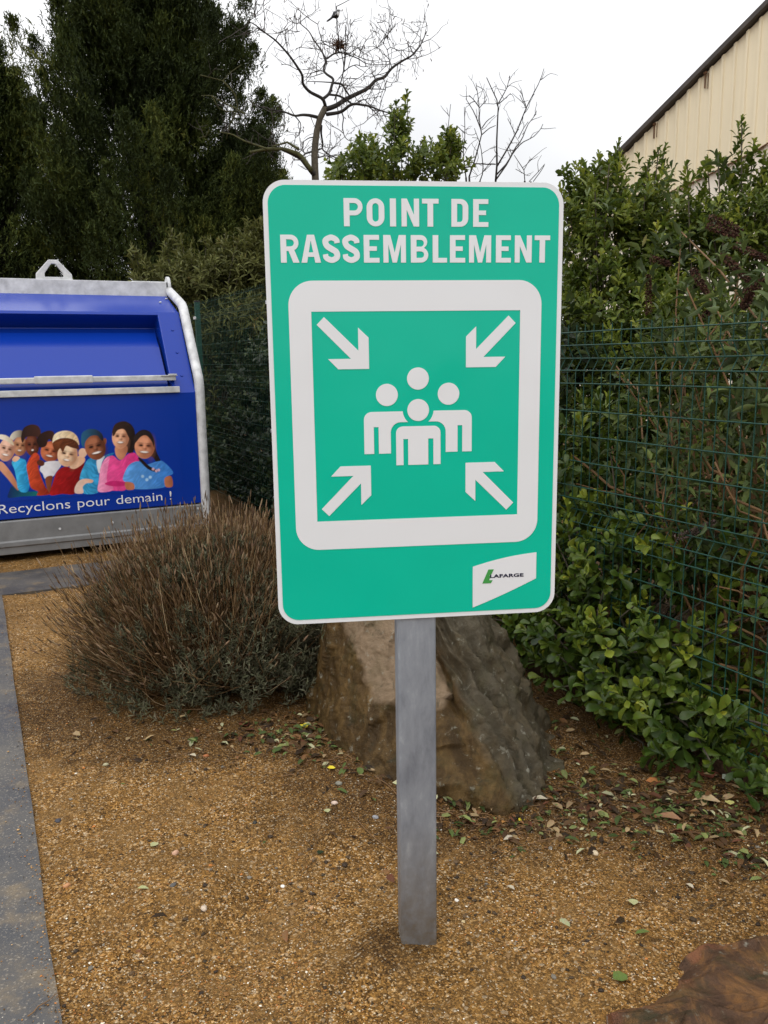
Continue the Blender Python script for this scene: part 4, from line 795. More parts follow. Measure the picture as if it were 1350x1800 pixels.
# ================================================================== boulders
def ring_rock(name, rings, mat, disp, pale_fn, label, seed, n_a=150, n_z=90, strata=None, facets=0, fmask=None):
    zs = np.array([r[0] for r in rings]); R = []
    for z, pts in rings:
        P = np.array(pts + [pts[0]], float); L = np.concatenate([[0], np.cumsum(np.linalg.norm(np.diff(P, axis=0), axis=1))]); u = np.linspace(0, L[-1], n_a, endpoint=False)
        q = np.stack([np.interp(u, L, P[:, 0]), np.interp(u, L, P[:, 1])], -1)
        q = 0.25 * np.roll(q, 1, 0) + 0.5 * q + 0.25 * np.roll(q, -1, 0)
        R.append(q)
    R = np.array(R); zz = np.linspace(zs[0], zs[-1], n_z); V = []
    for z in zz:
        k = min(np.searchsorted(zs, z, 'right') - 1, len(zs) - 2); t = (z - zs[k]) / (zs[k + 1] - zs[k]); q = R[k] * (1 - t) + R[k + 1] * t; V.append(np.column_stack([q, np.full(n_a, z)]))
    top = V[-1].mean(0)
    for t in (0.25, 0.5, 0.75, 0.97): q = V[n_z - 1] * (1 - t) + top * t; q = q.copy(); q[:, 2] += 0.02 * math.sin(t * 1.57); V.append(q)
    K = len(V); V = np.array(V); cen = V.mean((0, 1))
    nrm = np.cross(np.roll(V, -1, 1) - np.roll(V, 1, 1), np.gradient(V, axis=0)); nrm = unit(nrm); P = V.reshape(-1, 3); nn = nrm.reshape(-1, 3)
    d = disp * (0.9 * fbm(P * 4.5, 4, seed) + 0.5 * np.abs(fbm(P * 11, 3, seed + 3)) + 0.14 * fbm(P * 38, 2, seed + 7))
    if strata is not None: d = d + strata(P)
    P2 = P + nn * d[:, None]
    if facets:
        rg = np.random.default_rng(seed + 1); sidx = rg.choice(len(P2), facets, replace=False); best = np.full(len(P2), 9e9); who = np.zeros(len(P2), int)
        wob = P2 + 0.02 * np.stack([fbm(P2 * 9 + 7 * k, 2, seed + k) for k in range(3)], -1)
        for k, i_ in enumerate(sidx):
            dd = ((wob - P2[i_]) ** 2).sum(1); m_ = dd < best; best[m_] = dd[m_]; who[m_] = k
        for k, i_ in enumerate(sidx):
            m_ = who == k
            if m_.sum() < 4: continue
            nk = unit(nn[m_].mean(0) + rg.normal(0, 0.10, 3)); ck = P2[m_].mean(0); fw = fmask(P[m_]) if fmask else 1.0; P2[m_] -= (0.78 * fw * ((P2[m_] - ck) @ nk))[:, None] * nk
        P2 = P2 + nn * (0.0035 * fbm(P2 * 45, 3, seed + 21) + 0.006 * np.abs(fbm(P2 * 17, 3, seed + 33)))[:, None]
    i = np.arange(K - 1)[:, None] * n_a; j = np.arange(n_a)[None]; j2 = (j + 1) % n_a
    F = np.stack([i + j, i + j2, i + n_a + j2, i + n_a + j], -1).reshape(-1, 4)
    loc = np.array([cen[0], cen[1], 0]); o = put(name, np_mesh(name, P2 - loc, F, True, rnd=pale_fn(P)), mat); o.location = tuple(loc); return tag(o, label, 'boulder')
r_main = [(-0.10, [(-.33, 3.18), (-.24, 2.86), (-.06, 2.54), (.02, 2.42), (.18, 2.35), (.34, 2.27), (.47, 2.35), (.56, 2.53), (.62, 2.9), (.42, 3.3), (.0, 3.42)]),
          (0.0, [(-.31, 3.16), (-.22, 2.84), (-.05, 2.55), (.03, 2.43), (.18, 2.37), (.335, 2.30), (.46, 2.38), (.545, 2.54), (.59, 2.9), (.40, 3.28), (.0, 3.4)]),
          (0.20, [(-.30, 3.18), (-.20, 2.92), (-.05, 2.70), (.05, 2.60), (.17, 2.56), (.30, 2.50), (.38, 2.53), (.445, 2.66), (.49, 2.95), (.34, 3.25), (.0, 3.36)]),
          (0.42, [(-.27, 3.18), (-.17, 2.98), (-.05, 2.86), (.06, 2.82), (.16, 2.79), (.25, 2.73), (.295, 2.74), (.33, 2.82), (.38, 3.0), (.27, 3.2), (.0, 3.28)]),
          (0.58, [(-.2, 3.16), (-.12, 3.03), (-.02, 2.98), (.06, 2.95), (.14, 2.92), (.19, 2.88), (.22, 2.89), (.25, 2.95), (.28, 3.05), (.2, 3.16), (.0, 3.21)])]
def strata_main(P):
    # split slate layers on the right flank, running down to the right
    w = np.clip((P[:, 0] + 0.62 * P[:, 2] - 0.38) / 0.05, 0, 1)
    q = (P[:, 0] * 0.86 + P[:, 2] * 0.53) * 21 + 0.9 * fbm(P * 4, 3, 77); fr = q % 1.0
    step = 0.046 * (np.clip(fr / 0.8, 0, 1) ** 1.3 - np.clip((fr - 0.8) / 0.2, 0, 1)) - 0.020
    cell = np.floor(P[:, 0] * 5 + 1.6 * P[:, 2] + 0.8 * fbm(P * 3, 2, 15)); facet = (1 - w) * 0.012 * np.sin(cell * 12.9898)
    crev = np.exp(-((P[:, 0] + 0.62 * P[:, 2] - 0.375 + 0.02 * fbm(P * 9, 2, 55)) / 0.012) ** 2) * np.clip((P[:, 2] - 0.12) / 0.1, 0, 1)
    return w * step + facet - 0.030 * crev + 0.006 * w * fbm(np.stack([q * 1.6, P[:, 1] * 5, P[:, 2] * 4], -1), 3, 88)
PALE = np.array([(-.25, .62), (-.235, .44), (-.17, .36), (-.085, .24), (-.03, .175), (.06, .185), (.20, .20), (.245, .26), (.20, .40), (.16, .47), (.14, .62)])
def pale_main(P):
    x, z = P[:, 0] + 0.012 * fbm(P * 14, 3, 91), P[:, 2] + 0.016 * fbm(P * 12, 3, 92); ins = np.zeros(len(P), bool); dist = np.full(len(P), 9.0)
    for k in range(len(PALE)):
        a, c = PALE[k - 1], PALE[k]; cnd = (a[1] > z) != (c[1] > z)
        with np.errstate(divide='ignore', invalid='ignore'): ins ^= cnd & (x < (c[0] - a[0]) * (z - a[1]) / (c[1] - a[1] + 1e-12) + a[0])
        e = c - a; t = np.clip(((x - a[0]) * e[0] + (z - a[1]) * e[1]) / (e @ e), 0, 1); dist = np.minimum(dist, np.hypot(x - a[0] - t * e[0], z - a[1] - t * e[1]))
    return np.clip(0.5 + np.where(ins, dist, -dist) / 0.08, 0, 1) * np.where(P[:, 1] < 3.05, 0.56, 0) - 0.8 * np.clip((P[:, 0] + 0.62 * P[:, 2] - 0.37 + 0.03 * fbm(P * 8, 3, 93)) / 0.04, 0, 1)
ring_rock('boulder', r_main, M['rock'], 0.020, pale_main, 'large upright brown slate boulder standing behind the sign post', 5, 320, 170, strata_main, 40, lambda P: np.clip((0.37 - P[:, 0] - 0.62 * P[:, 2]) / 0.06, 0, 1))
r_low = [(-0.06, [(.27, 1.36), (.40, 1.52), (.60, 1.615), (.67, 1.70), (.80, 1.735), (1.05, 1.75), (1.25, 1.65), (1.2, 1.3), (.9, 1.15), (.5, 1.2)]),
         (0.0, [(.30, 1.37), (.42, 1.51), (.60, 1.605), (.675, 1.69), (.80, 1.725), (1.04, 1.735), (1.22, 1.64), (1.18, 1.31), (.9, 1.18), (.52, 1.22)]),
         (0.028, [(.36, 1.38), (.47, 1.49), (.63, 1.565), (.70, 1.655), (.81, 1.695), (1.02, 1.70), (1.18, 1.62), (1.14, 1.33), (.9, 1.22), (.56, 1.26)]),
         (0.046, [(.42, 1.40), (.52, 1.47), (.67, 1.54), (.745, 1.62), (.84, 1.66), (1.0, 1.67), (1.12, 1.58), (1.08, 1.37), (.9, 1.29), (.64, 1.31)])]
def strata_low(P):
    q = (P[:, 1] - 0.42 * P[:, 0]) * 11 + 0.5 * fbm(P * 6, 3, 31); return -0.022 * np.exp(-(((q - 14.0) % 3.0 - 1.5) / 0.22) ** 2) * np.clip(P[:, 2] / 0.03, 0, 1)
ring_rock('boulder', r_low, M['rock_red'], 0.009, lambda P: 0.45 * np.clip(fbm(P * 7, 3, 41) + 0.5, 0, 1), 'low wet red brown rock lying in the sand at bottom right', 9, 260, 60, strata_low, 34)
# ================================================================== lavender
def make_lavender():
    rng = np.random.default_rng(23); c0 = np.array([-0.76, 3.52, 0.0])
    root = thing('lavender_bush', 'wide brown lavender bush with dry flower stalks left of the boulder', 'shrub', c0)
    N = 11000; az = rng.random(N) * 6.283; el = np.arccos(1 - rng.random(N) ** 1.25 * 0.86)
    base = np.stack([rng.normal(0, 0.15, N), rng.normal(0, 0.13, N), np.zeros(N) + 0.01], -1)
    d = np.stack([np.sin(el) * np.cos(az), np.sin(el) * np.sin(az), np.cos(el)], -1)
    Lh = rng.uniform(0.66, 1.0, N) * (0.675 + 0.05 * np.cos(az - 1.6))
    Lh = Lh * (1 - 0.22 * np.clip((el - 1.0) / 0.5, 0, 1)); tip = base + d * Lh[:, None] * np.array([0.86, 0.80, 1.0]); tip[:, 2] = np.maximum(tip[:, 2] + 0.05 * np.sin(el), 0.05) ; tip += rng.normal(0, 0.02, (N, 3))
    tip[:, 2] = np.where(tip[:, 2] < 0.03, 0.03 + 0.05 * rng.random(N), tip[:, 2])
    K = 5; t = np.linspace(0.18, 1, K)[None, :, None]; mid = base * 0.45 + tip * 0.55; mid[:, 2] = base[:, 2] * 0.5 + tip[:, 2] * 0.5 - 0.05 * np.sin(el) ; mid[:, 2] = np.maximum(mid[:, 2], 0.03); mid = mid + rng.normal(0, 0.032, mid.shape)
    P = (1 - t) ** 2 * base[:, None] + 2 * t * (1 - t) * mid[:, None] + t * t * tip[:, None]; R = np.broadcast_to(np.linspace(0.0017, 0.0008, K)[None], (N, K))
    far = np.abs(P[:, :, :2]).max((1, 2)) < 0.80; far &= np.hypot(P[:, -1, 0], P[:, -1, 1]) < 0.74; P, R, mid, tip = P[far], R[far], mid[far], tip[far]; N = len(P)
    V, F = tubes_np(P, R, 3); rn = rng.random(N); put('stalks', np_mesh('stalks', V, F, True, rnd=np.repeat(rn, K * 3)), M['lav_stem'], root)
    pk = rng.random(N) < 0.5; T = tip[pk]; D = unit(tip[pk] - mid[pk]); n = len(T); hl = rng.uniform(0.02, 0.045, n)
    t2 = np.array([0, 0.25, 0.6, 1.0]); PP = T[:, None] - D[:, None] * 0.004 + D[:, None] * (hl[:, None, None] * t2[None, :, None]); RR = np.array([0.0015, 0.0030, 0.0027, 0.001])[None] * rng.uniform(0.8, 1.3, (n, 1))
    V, F = tubes_np(PP, RR, 5); put('flower_heads', np_mesh('flower_heads', V, F, True, rnd=np.repeat(rng.random(n), 20)), M['lav_head'], root)
    m = 17000; az = rng.random(m) * 6.283; el = np.arccos(1 - rng.random(m) * 1.02); d = np.stack([np.sin(el) * np.cos(az), np.sin(el) * np.sin(az), np.cos(el)], -1)
    rr = 0.30 + 0.36 * rng.random(m) ** 0.6; P = d * rr[:, None] * np.array([0.98, 0.88, 0.92]); P[:, 2] = np.maximum(P[:, 2] + 0.03, 0.025)
    k = fbm(P * 8, 3, 5); keep = k > -0.12; P, d = P[keep], d[keep]
    keep2 = rng.random(len(P)) < np.clip(0.92 - 0.40 * (P[:, 2] - 0.15) + 0.55 * P[:, 0], 0.10, 0.9); P, d = P[keep2], d[keep2]
    D = unit(d * 0.7 + np.array([0, 0, 0.9]) + rng.normal(0, 0.2, d.shape))
    fr = rosettes(P, D, 7, 0.030, 0.0055, rng, (12, 62), 0.035, 0.8); put('foliage', leaf_mesh('foliage', fr, 'blade'), M['lav_leaf'], root)
    # the sprig that leans over beside the boulder
    P = np.array([0.42, -0.28, 0.0]) + rng.normal(0, 1, (420, 3)) * np.array([0.075, 0.09, 0.12]) + np.array([0, 0, 0.24]); P[:, 2] = np.maximum(P[:, 2], 0.03)
    fr = rosettes(P, unit(np.array([0.4, -0.2, 0.9]) + rng.normal(0, 0.3, (420, 3))), 9, 0.034, 0.0065, rng, (15, 70), 0.05, 0.8); put('foliage', leaf_mesh('foliage', fr, 'blade'), M['lav_leaf'], root)
    # woody core
    V = rng.normal(0, 1, (160, 3)); V = unit(V); V[:, 2] = np.abs(V[:, 2]); tips = V * np.array([0.42, 0.36, 0.30]); put('woody_stems', limbs_mesh('woody_stems', (0, 0, 0), tips, rng, 0.010, 0.004), M['dark_bark'], root)
make_lavender()
# ================================================================== hedge and shrubs by the fence
def shrub(name, label, base, blobs, mat, kind, L, W, nl, rng, up=0.6, inner=0.35, spires=(), stem=0.08, limbs=60, tilt=(20, 85), cat='shrub', limb_mat='bark', sp_n=10, r0=0.009, dens=1.0):
    base = np.asarray(base, float); root = thing(name, label, cat, base)
    P, D = blob_tips(blobs, rng, up, inner, dens); keep = P[:, 2] > 0.02; P, D = P[keep], D[keep]
    fr = [rosettes(P, D, nl, L, W, rng, tilt, stem)]; sp_t = []
    for a, c in spires:
        a, c = np.asarray(a), np.asarray(c); t = np.linspace(0.0, 1.0, sp_n)[:, None]; q = a * (1 - t) + c * t + rng.normal(0, 0.012, (sp_n, 3)); q[-1] = c
        fr.append(rosettes(q, unit(np.broadcast_to(c - a, q.shape) + rng.normal(0, 0.08, q.shape)), nl, L * 0.95, W, rng, (18, 70), stem)); sp_t.append(c)
    fr = cat_frames(*fr); fr[0] = fr[0] - base
    put('foliage', leaf_mesh('foliage', fr, kind), mat, root)
    ti = P[rng.choice(len(P), min(limbs, len(P)), replace=False)] - base
    if len(sp_t): ti = np.vstack([ti, np.array(sp_t) - base])
    put('branches', limbs_mesh('branches', (0, 0, 0), ti, rng, r0, 0.003), M[limb_mat], root); return root
rng = np.random.default_rng(31)
# evergreen hedge growing through the low fence
blobs = []
for s, b_, z, r, n_ in [(0.15, 0.10, 0.16, (.26, .26, .20), 60), (0.15, -0.08, 0.14, (.22, .22, .16), 60), (0.42, -0.06, 0.22, (.28, .26, .24), 110), (0.40, 0.15, 0.40, (.30, .28, .28), 90), (0.72, -0.03, 0.28, (.28, .28, .30), 120), (0.75, 0.12, 0.58, (.32, .28, .28), 130), (1.05, 0.0, 0.34, (.28, .26, .33), 120),
                        (1.15, 0.06, 0.68, (.32, .26, .26), 110), (1.40, 0.03, 0.42, (.24, .24, .32), 80), (0.42, 0.22, 0.66, (.30, .26, .24), 70), (0.05, 0.28, 0.5, (.30, .26, .26), 50), (1.6, 0.16, 0.8, (.35, .28, .35), 70), (-0.25, 0.05, 0.12, (.25, .22, .14), 50), (1.0, 0.20, 0.95, (.5, .25, .25), 90)]:
    blobs.append((fl(s, b_, z), r, n_))
shrub('hedge', 'glossy evergreen hedge with rounded leaves pushing through the low fence', fl(0.7, 0.1), blobs, M['hedge_leaf'], 'obovate', 0.061, 0.031, 9, rng, 0.5, 0.30, limbs=90, dens=0.85)
# dark hedge further along, behind sign and tall fence
blobs = []
for i in range(22):
    s = 1.7 + i * 0.36; blobs.append((fl(s, 0.42 + 0.1 * math.sin(i * 2.1), 0.55 + 0.1 * math.cos(i)), (.38, .34, .55), 85)); blobs.append((fl(s, 0.55, 1.25 + 0.15 * math.sin(i * 1.3)), (.38, .36, .45), 75)); blobs.append((fl(s, 0.32, 0.20), (.36, .26, .24), 55))
shrub('hedge', 'dark ivy hedge behind the tall fence right of the container', fl(5.6, 0.5), blobs, M['ivy_leaf'], 'oval', 0.060, 0.048, 9, rng, 0.4, 0.45, limbs=160, limb_mat='dark_bark')
# two tall evergreen shrubs under the shed
B1 = at(1085, 640, 4.55)[:2]; g1 = np.array([*B1, 0.0])
bl1 = [(at(1085, 420, 4.6), (.36, .4, .42), 170), (at(1040, 362, 4.6), (.20, .3, .24), 80), (at(1110, 378, 4.7), (.22, .3, .19), 80), (at(1165, 432, 4.5), (.25, .3, .30), 110), (at(1060, 540, 4.45), (.36, .34, .30), 120), (at(1180, 520, 4.4), (.3, .3, .3), 90), (at(1090, 700, 4.35), (.42, .3, .42), 110), (at(1015, 460, 4.75), (.15, .3, .4), 70), (at(1005, 620, 4.6), (.2, .3, .4), 60), (at(1150, 620, 4.1), (.36, .25, .4), 120), (at(1100, 800, 4.1), (.40, .25, .4), 120), (at(1230, 640, 3.9), (.36, .25, .4), 120), (at(1240, 830, 3.8), (.45, .25, .4), 120)]
sp1 = [(at(1075, 330, 4.6), at(1088, 248, 4.6)), (at(1060, 340, 4.6), at(1052, 272, 4.65)), (at(1010, 350, 4.7), at(996, 292, 4.7)), (at(1150, 350, 4.6), at(1170, 258, 4.65)), (at(1125, 350, 4.6), at(1140, 285, 4.5)), (at(1030, 340, 4.6), at(1025, 285, 4.6)), (at(1165, 360, 4.6), at(1158, 262, 4.6))]
shrub('evergreen_shrub', 'bushy evergreen shrub behind the fence just right of the sign', g1, bl1, M['shrub_leaf'], 'obovate', 0.050, 0.022, 11, rng, 0.8, 0.30, sp1, limbs=45, sp_n=8, dens=1.35)
B2 = at(1290, 640, 4.3)[:2]; g2 = np.array([*B2, 0.0])
bl2 = [(at(1295, 400, 4.4), (.28, .3, .26), 90), (at(1236, 382, 4.4), (.16, .25, .14), 30), (at(1342, 375, 4.5), (.18, .3, .22), 60), (at(1230, 420, 4.4), (.22, .3, .2), 55), (at(1370, 420, 4.4), (.25, .3, .35), 90), (at(1330, 560, 4.2), (.4, .3, .3), 60), (at(1270, 720, 4.2), (.45, .3, .45), 60)]
sp2 = [(at(1290, 330, 4.4), at(1304, 208, 4.4)), (at(1300, 310, 4.4), at(1325, 248, 4.45)), (at(1285, 320, 4.4), at(1262, 270, 4.35)), (at(1215, 370, 4.3), at(1208, 288, 4.3)), (at(1235, 350, 4.4), at(1243, 280, 4.4)), (at(1340, 330, 4.4), at(1345, 270, 4.4)), (at(1375, 350, 4.4), at(1385, 230, 4.4))]
shrub('evergreen_shrub', 'evergreen shrub with a tall leafy spire in front of the beige shed', g2, bl2, M['shrub_leaf'], 'obovate', 0.048, 0.022, 11, rng, 0.8, 0.30, sp2, limbs=40, sp_n=9, dens=1.35)
blobs = []
for i in range(13):
    s_ = -1.2 + i * 0.36; blobs.append((fl(s_, 1.25 + .1 * math.sin(i * 2.3), 0.6), (.36, .34, .6), 95)); blobs.append((fl(s_, 1.35, 1.35 + .08 * math.sin(i * 1.9)), (.34, .34, .36), 75))
shrub('hedge', 'leafy green hedge mass in the depth behind the low fence', fl(1.0, 1.3), blobs, M['shrub_leaf'], 'oval', 0.062, 0.034, 10, rng, 0.5, 0.4, limbs=60, limb_mat='dark_bark')
# evergreen top above the sign
B3 = at(700, 640, 7.0)[:2]; g3 = np.array([*B3, 0.0])
bl3 = [(at(690, 285, 7.0), (.42, .5, .22), 110), (at(620, 300, 7.0), (.26, .4, .16), 50), (at(770, 285, 7.0), (.26, .4, .18), 60), (at(700, 230, 7.0), (.12, .2, .22), 34), (at(790, 255, 7.0), (.12, .2, .14), 24), (at(645, 262, 7.0), (.14, .2, .12), 24), (at(700, 400, 7.0), (.75, .6, .45), 150), (at(700, 560, 7.0), (.8, .6, .6), 130), (at(700, 740, 6.9), (.7, .5, .6), 80)]
sp3 = [(at(700, 260, 7.0), at(716, 162, 7.0)), (at(700, 250, 7.0), at(688, 200, 7.0)), (at(790, 280, 7.0), at(792, 226, 7.0)), (at(805, 300, 7.0), at(806, 240, 7.05)), (at(640, 280, 7.0), at(632, 238, 7.0)), (at(600, 310, 7.0), at(592, 285, 7.0)), (at(740, 280, 7.0), at(746, 245, 7.0))]
shrub('evergreen_tree', 'small evergreen tree with pointed top rising above the sign', g3, bl3, M['shrub_leaf'], 'obovate', 0.062, 0.029, 9, rng, 0.75, 0.25, sp3, limbs=60, sp_n=9, cat='tree', r0=0.016, dens=1.25)
# far row of trees closing the yard behind the container
def far_trees():
    rg = np.random.default_rng(101); P_ = []
    for i in range(34):
        x = -24 + i * 0.62; y = 23 + 1.5 * math.sin(i * 1.7) - 0.12 * x; h = 2.6 + 0.9 * math.sin(i * 2.3) + rg.random()
        v = unit(rg.normal(0, 1, (230, 3))); P_.append(np.array([x, y, h * 0.5]) + v * np.array([0.9, 0.9, h * 0.52]) * rg.uniform(0.5, 1, (230, 1)))
    P_ = np.vstack(P_); P_ = P_[P_[:, 2] > 0.05]; D_ = unit(np.array([0, 0, 0.7]) + rg.normal(0, 0.5, P_.shape))
    tag(put('far_trees', leaf_mesh('far_trees', rosettes(P_, D_, 7, 0.20, 0.11, rg, (20, 85), 0.2), 'oval'), M['ivy_leaf']), 'dark line of trees far beyond the container', 'trees', kind='stuff')
far_trees()
# olive green shrub behind the container
B4 = at(360, 640, 9.6)[:2]; g4 = np.array([*B4, 0.0])
bl4 = [(at(430, 468, 9.6), (.40, .5, .36), 220), (at(350, 482, 9.5), (.45, .5, .28), 190), (at(275, 485, 9.6), (.28, .4, .18), 80), (at(420, 560, 9.4), (.5, .5, .5), 220), (at(330, 560, 9.6), (.6, .5, .5), 220), (at(480, 440, 9.8), (.4, .4, .4), 160), (at(380, 720, 9.5), (.9, .5, .9), 240)]
sp4 = [(at(x_, 490, 9.6), at(x_ + d_, y_, 9.6)) for x_, d_, y_ in ((240, -8, 440), (262, -6, 452), (285, 4, 428), (330, 6, 430), (345, -3, 446), (385, 6, 432), (400, -4, 408), (412, 8, 420), (440, 2, 400), (468, 4, 392), (450, -6, 396), (375, -8, 425))] + [(at(430, 420, 9.6), at(435, 385, 9.6)), (at(310, 450, 9.6), at(300, 402, 9.6)), (at(250, 460, 9.6), at(232, 432, 9.6)), (at(300, 440, 9.6), at(318, 412, 9.6)), (at(455, 420, 9.6), at(458, 388, 9.6)), (at(370, 440, 9.5), at(362, 420, 9.5))]
shrub('olive_shrub', 'olive green shrub with narrow leaves behind the container and tall fence', g4, bl4, M['willow_leaf'], 'lance', 0.11, 0.027, 9, rng, 0.9, 0.2, sp4, stem=0.16, limbs=80, sp_n=6)
# buddleia with dead panicles behind the low fence
def buddleia():
    rng = np.random.default_rng(47); base = fl(0.35, 0.45, 0.0); root = thing('buddleia', 'straggly shrub with brown dead flower spikes behind the low fence', 'shrub', base)
    tips = []; P_, R_ = [], []
    ends = [(1300, 480, 3.3), (1260, 590, 3.0), (1340, 560, 2.9), (1220, 480, 3.6), (1190, 560, 3.3), (1150, 600, 3.4), (1320, 700, 2.8), (1250, 720, 3.0), (1180, 720, 3.1), (1290, 820, 2.8), (1345, 640, 2.8), (1120, 680, 3.5), (1210, 650, 3.2), (1345, 860, 2.7), (1230, 860, 2.9), (1140, 800, 3.2), (1080, 640, 3.8), (1360, 480, 3.2)]
    E_ = np.array([at(*e) for e in ends])
    tips = np.vstack([E_, E_[rng.integers(0, len(E_), 22)] + rng.normal(0, 0.16, (22, 3))]); tips[:, 2] = np.maximum(tips[:, 2], 0.2)
    inb = (tips - F0) @ E1; tips = tips + np.maximum(0.07 - inb, 0)[:, None] * E1
    put('stems', limbs_mesh('stems', (0, 0, 0), tips - base, rng, 0.008, 0.003, 8, 0.9), M['brown_stem'], root)
    # criss-crossing dry stems low down
    n = 85; a = np.array([fl(rng.uniform(-0.5, 0.9), rng.uniform(0.08, 0.4), rng.uniform(0.05, 0.9)) for _ in range(n)]); dirs = unit(rng.normal(0, 1, (n, 3)) * np.array([1, .5, .8])); c = a + dirs * rng.uniform(0.2, 0.55, (n, 1))
    inb = (c - F0) @ E1; c = c + np.maximum(0.04 - inb, 0)[:, None] * E1; c[:, 2] = np.maximum(c[:, 2], 0.02); t = np.linspace(0, 1, 5)[None, :, None]; P = a[:, None] * (1 - t) + c[:, None] * t; P[:, 1:-1] += rng.normal(0, 0.015, (n, 3, 3))
    V, F = tubes_np(P - base, np.broadcast_to(rng.uniform(0.002, 0.006, (n, 1)), (n, 5)), 5); put('dry_stems', np_mesh('dry_stems', V, F), M['brown_stem'], root)
    q = np.vstack([tips, tips[rng.integers(0, len(tips), 150)] + rng.normal(0, 0.15, (150, 3)), np.array([fl(rng.uniform(-0.6, 0.55), rng.uniform(0.12, 0.5), rng.uniform(0.6, 1.55)) for _ in range(110)])])
    inb = (q - F0) @ E1; q = q + np.maximum(0.08 - inb, 0)[:, None] * E1
    fr = rosettes(q, unit(np.array([0, 0, 0.9]) + rng.normal(0, 0.55, q.shape)), 7, 0.078, 0.022, rng, (25, 100), 0.10, 0.5); fr[0] = fr[0] - base; put('foliage', leaf_mesh('foliage', fr, 'lance'), M['buddleia_leaf'], root)
    for (x0, y0, x1, y1, Y, mt) in [(1245, 380, 1290, 400, 3.2, 'panicle'), (1240, 396, 1282, 410, 3.15, 'panicle'), (1264, 444, 1304, 482, 3.0, 'panicle'), (1216, 470, 1238, 508, 3.2, 'panicle'), (1306, 518, 1345, 494, 2.9, 'panicle'), (1305, 545, 1318, 520, 2.9, 'panicle'), (1140, 555, 1140, 500, 3.5, 'panicle'), (1290, 430, 1335, 450, 3.3, 'panicle'), (1140, 452, 1168, 462, 3.7, 'panicle'), (1186, 948, 1242, 925, 2.78, 'panicle_grey'), (1300, 940, 1296, 915, 2.9, 'panicle'), (1236, 560, 1250, 545, 3.2, 'panicle')]:
        a, c = at(x0, y0, Y), at(x1, y1, Y); n = 420; t = rng.random(n) ** 0.8; ax = unit(c - a); L = np.linalg.norm(c - a) * 1.3; rad = 0.0105 * np.sin(np.clip(0.25 + t * 0.72, 0, 1) * math.pi) ** 0.6 + 0.002
        v = rng.normal(0, 1, (n, 3)); v = unit(v - (v @ ax)[:, None] * ax); B = a + t[:, None] * L * ax + v * (rad * rng.uniform(0.2, 0.8, n))[:, None]; D = unit(v + ax * 0.5 + rng.normal(0, 0.3, (n, 3)))
        put('flower_panicle', leaf_mesh('flower_panicle', [B - base, D, unit(rng.normal(0, 1, (n, 3))), np.full(n, 0.009) * rng.uniform(0.7, 1.5, n), np.full(n, 0.005), rng.random(n)], 'blade'), M[mt], root)
buddleia()
# ================================================================== conifer
def conifer(name, label, base, H, prof, n_pl, n_sp, rng, blade=(0.082, 0.021), lean=0.0):
    base = np.asarray(base, float); root = thing(name, label, 'tree', base)
    hz = rng.random(n_pl) ** 0.85; z1 = hz * H; az = rng.random(n_pl) * 6.283; rad = np.interp(hz, prof[0], prof[1]) * (1 + 0.22 * (rng.random(n_pl) < 0.12)) * (0.25 + 0.75 * rng.random(n_pl) ** 0.45) * (1 + 0.16 * np.sin(az * 3 + 1.0) + 0.10 * np.sin(az * 5 + hz * 9))
    tip = np.stack([rad * np.cos(az), rad * np.sin(az), z1], -1); st = np.stack([rad * 0.25 * np.cos(az), rad * 0.25 * np.sin(az), z1 - 1.0 - rad * 0.35], -1); st[:, 2] = np.maximum(st[:, 2], 0.3)
    mid = np.stack([rad * 0.95 * np.cos(az), rad * 0.95 * np.sin(az), z1 * 0.45 + st[:, 2] * 0.55], -1)
    t = (1 - rng.random((n_pl, n_sp)) ** 1.5 * 0.85)[..., None]; C = (1 - t) ** 2 * st[:, None] + 2 * t * (1 - t) * mid[:, None] + t * t * tip[:, None]
    spread = (0.30 if n_pl > 300 else 0.27) * (1 - t) ** 0.6 + 0.028; C = C + rng.normal(0, 1, C.shape) * spread * np.array([1, 1, 0.8]); C = C.reshape(-1, 3); pv = np.repeat(rng.random(n_pl), n_sp)[C[:, 2] > 0.1]; C = C[C[:, 2] > 0.1]
    n = len(C); out = unit(np.stack([C[:, 0], C[:, 1], np.zeros(n)], -1)); D = unit(out * 0.35 + np.array([0, 0, 0.9]) + rng.normal(0, 0.38, (n, 3)))
    fr = rosettes(C, D, 5, blade[0], blade[1], rng, (10, 60), blade[0] * 1.2, 0.8); big = fbm(C * 1.1, 3, 3); fr[5] = np.clip(fr[5] * 0.45 + 0.12 + 0.3 * np.repeat(big, 5) + 0.35 * np.repeat(pv, 5), 0, 1)
    put('crown', leaf_mesh('crown', fr, 'blade'), M['needles'], root)
    b = MB(); b.tube([(0, 0, -0.2), (0.03, 0, H * 0.3), (0, 0.04, H * 0.65), (0, 0, H * 0.95)], [0.38, 0.30, 0.18, 0.04], 12); b.build('trunk', M['dark_bark'], root, smooth=True)
    put('branches', limbs_mesh('branches', (0, 0, H * 0.22), (st * 0.5 + mid * 0.5)[:160], rng, 0.05, 0.012), M['dark_bark'], root); return root
rng = np.random.default_rng(53)
yb = at(284, 640, 17.5); YB = np.array([yb[0], yb[1], 0])
conifer('yew_tree', 'huge dark green yew tree behind the blue container', YB, 12.2, ([0, .08, .3, .45, .54, .65, .75, .9, 1.0], [2.8, 3.0, 2.95, 2.65, 2.30, 1.85, 1.22, 0.8, 0.2]), 480, 330, rng)
yb2 = at(20, 640, 16.5); conifer('yew_tree', 'lower dark yew at the left edge beside the huge one', np.array([yb2[0] - 0.1, 16.5, 0]), 7.5, ([0, .1, .5, .8, 1.0], [2.2, 2.4, 2.0, 1.15, 0.15]), 240, 280, rng)
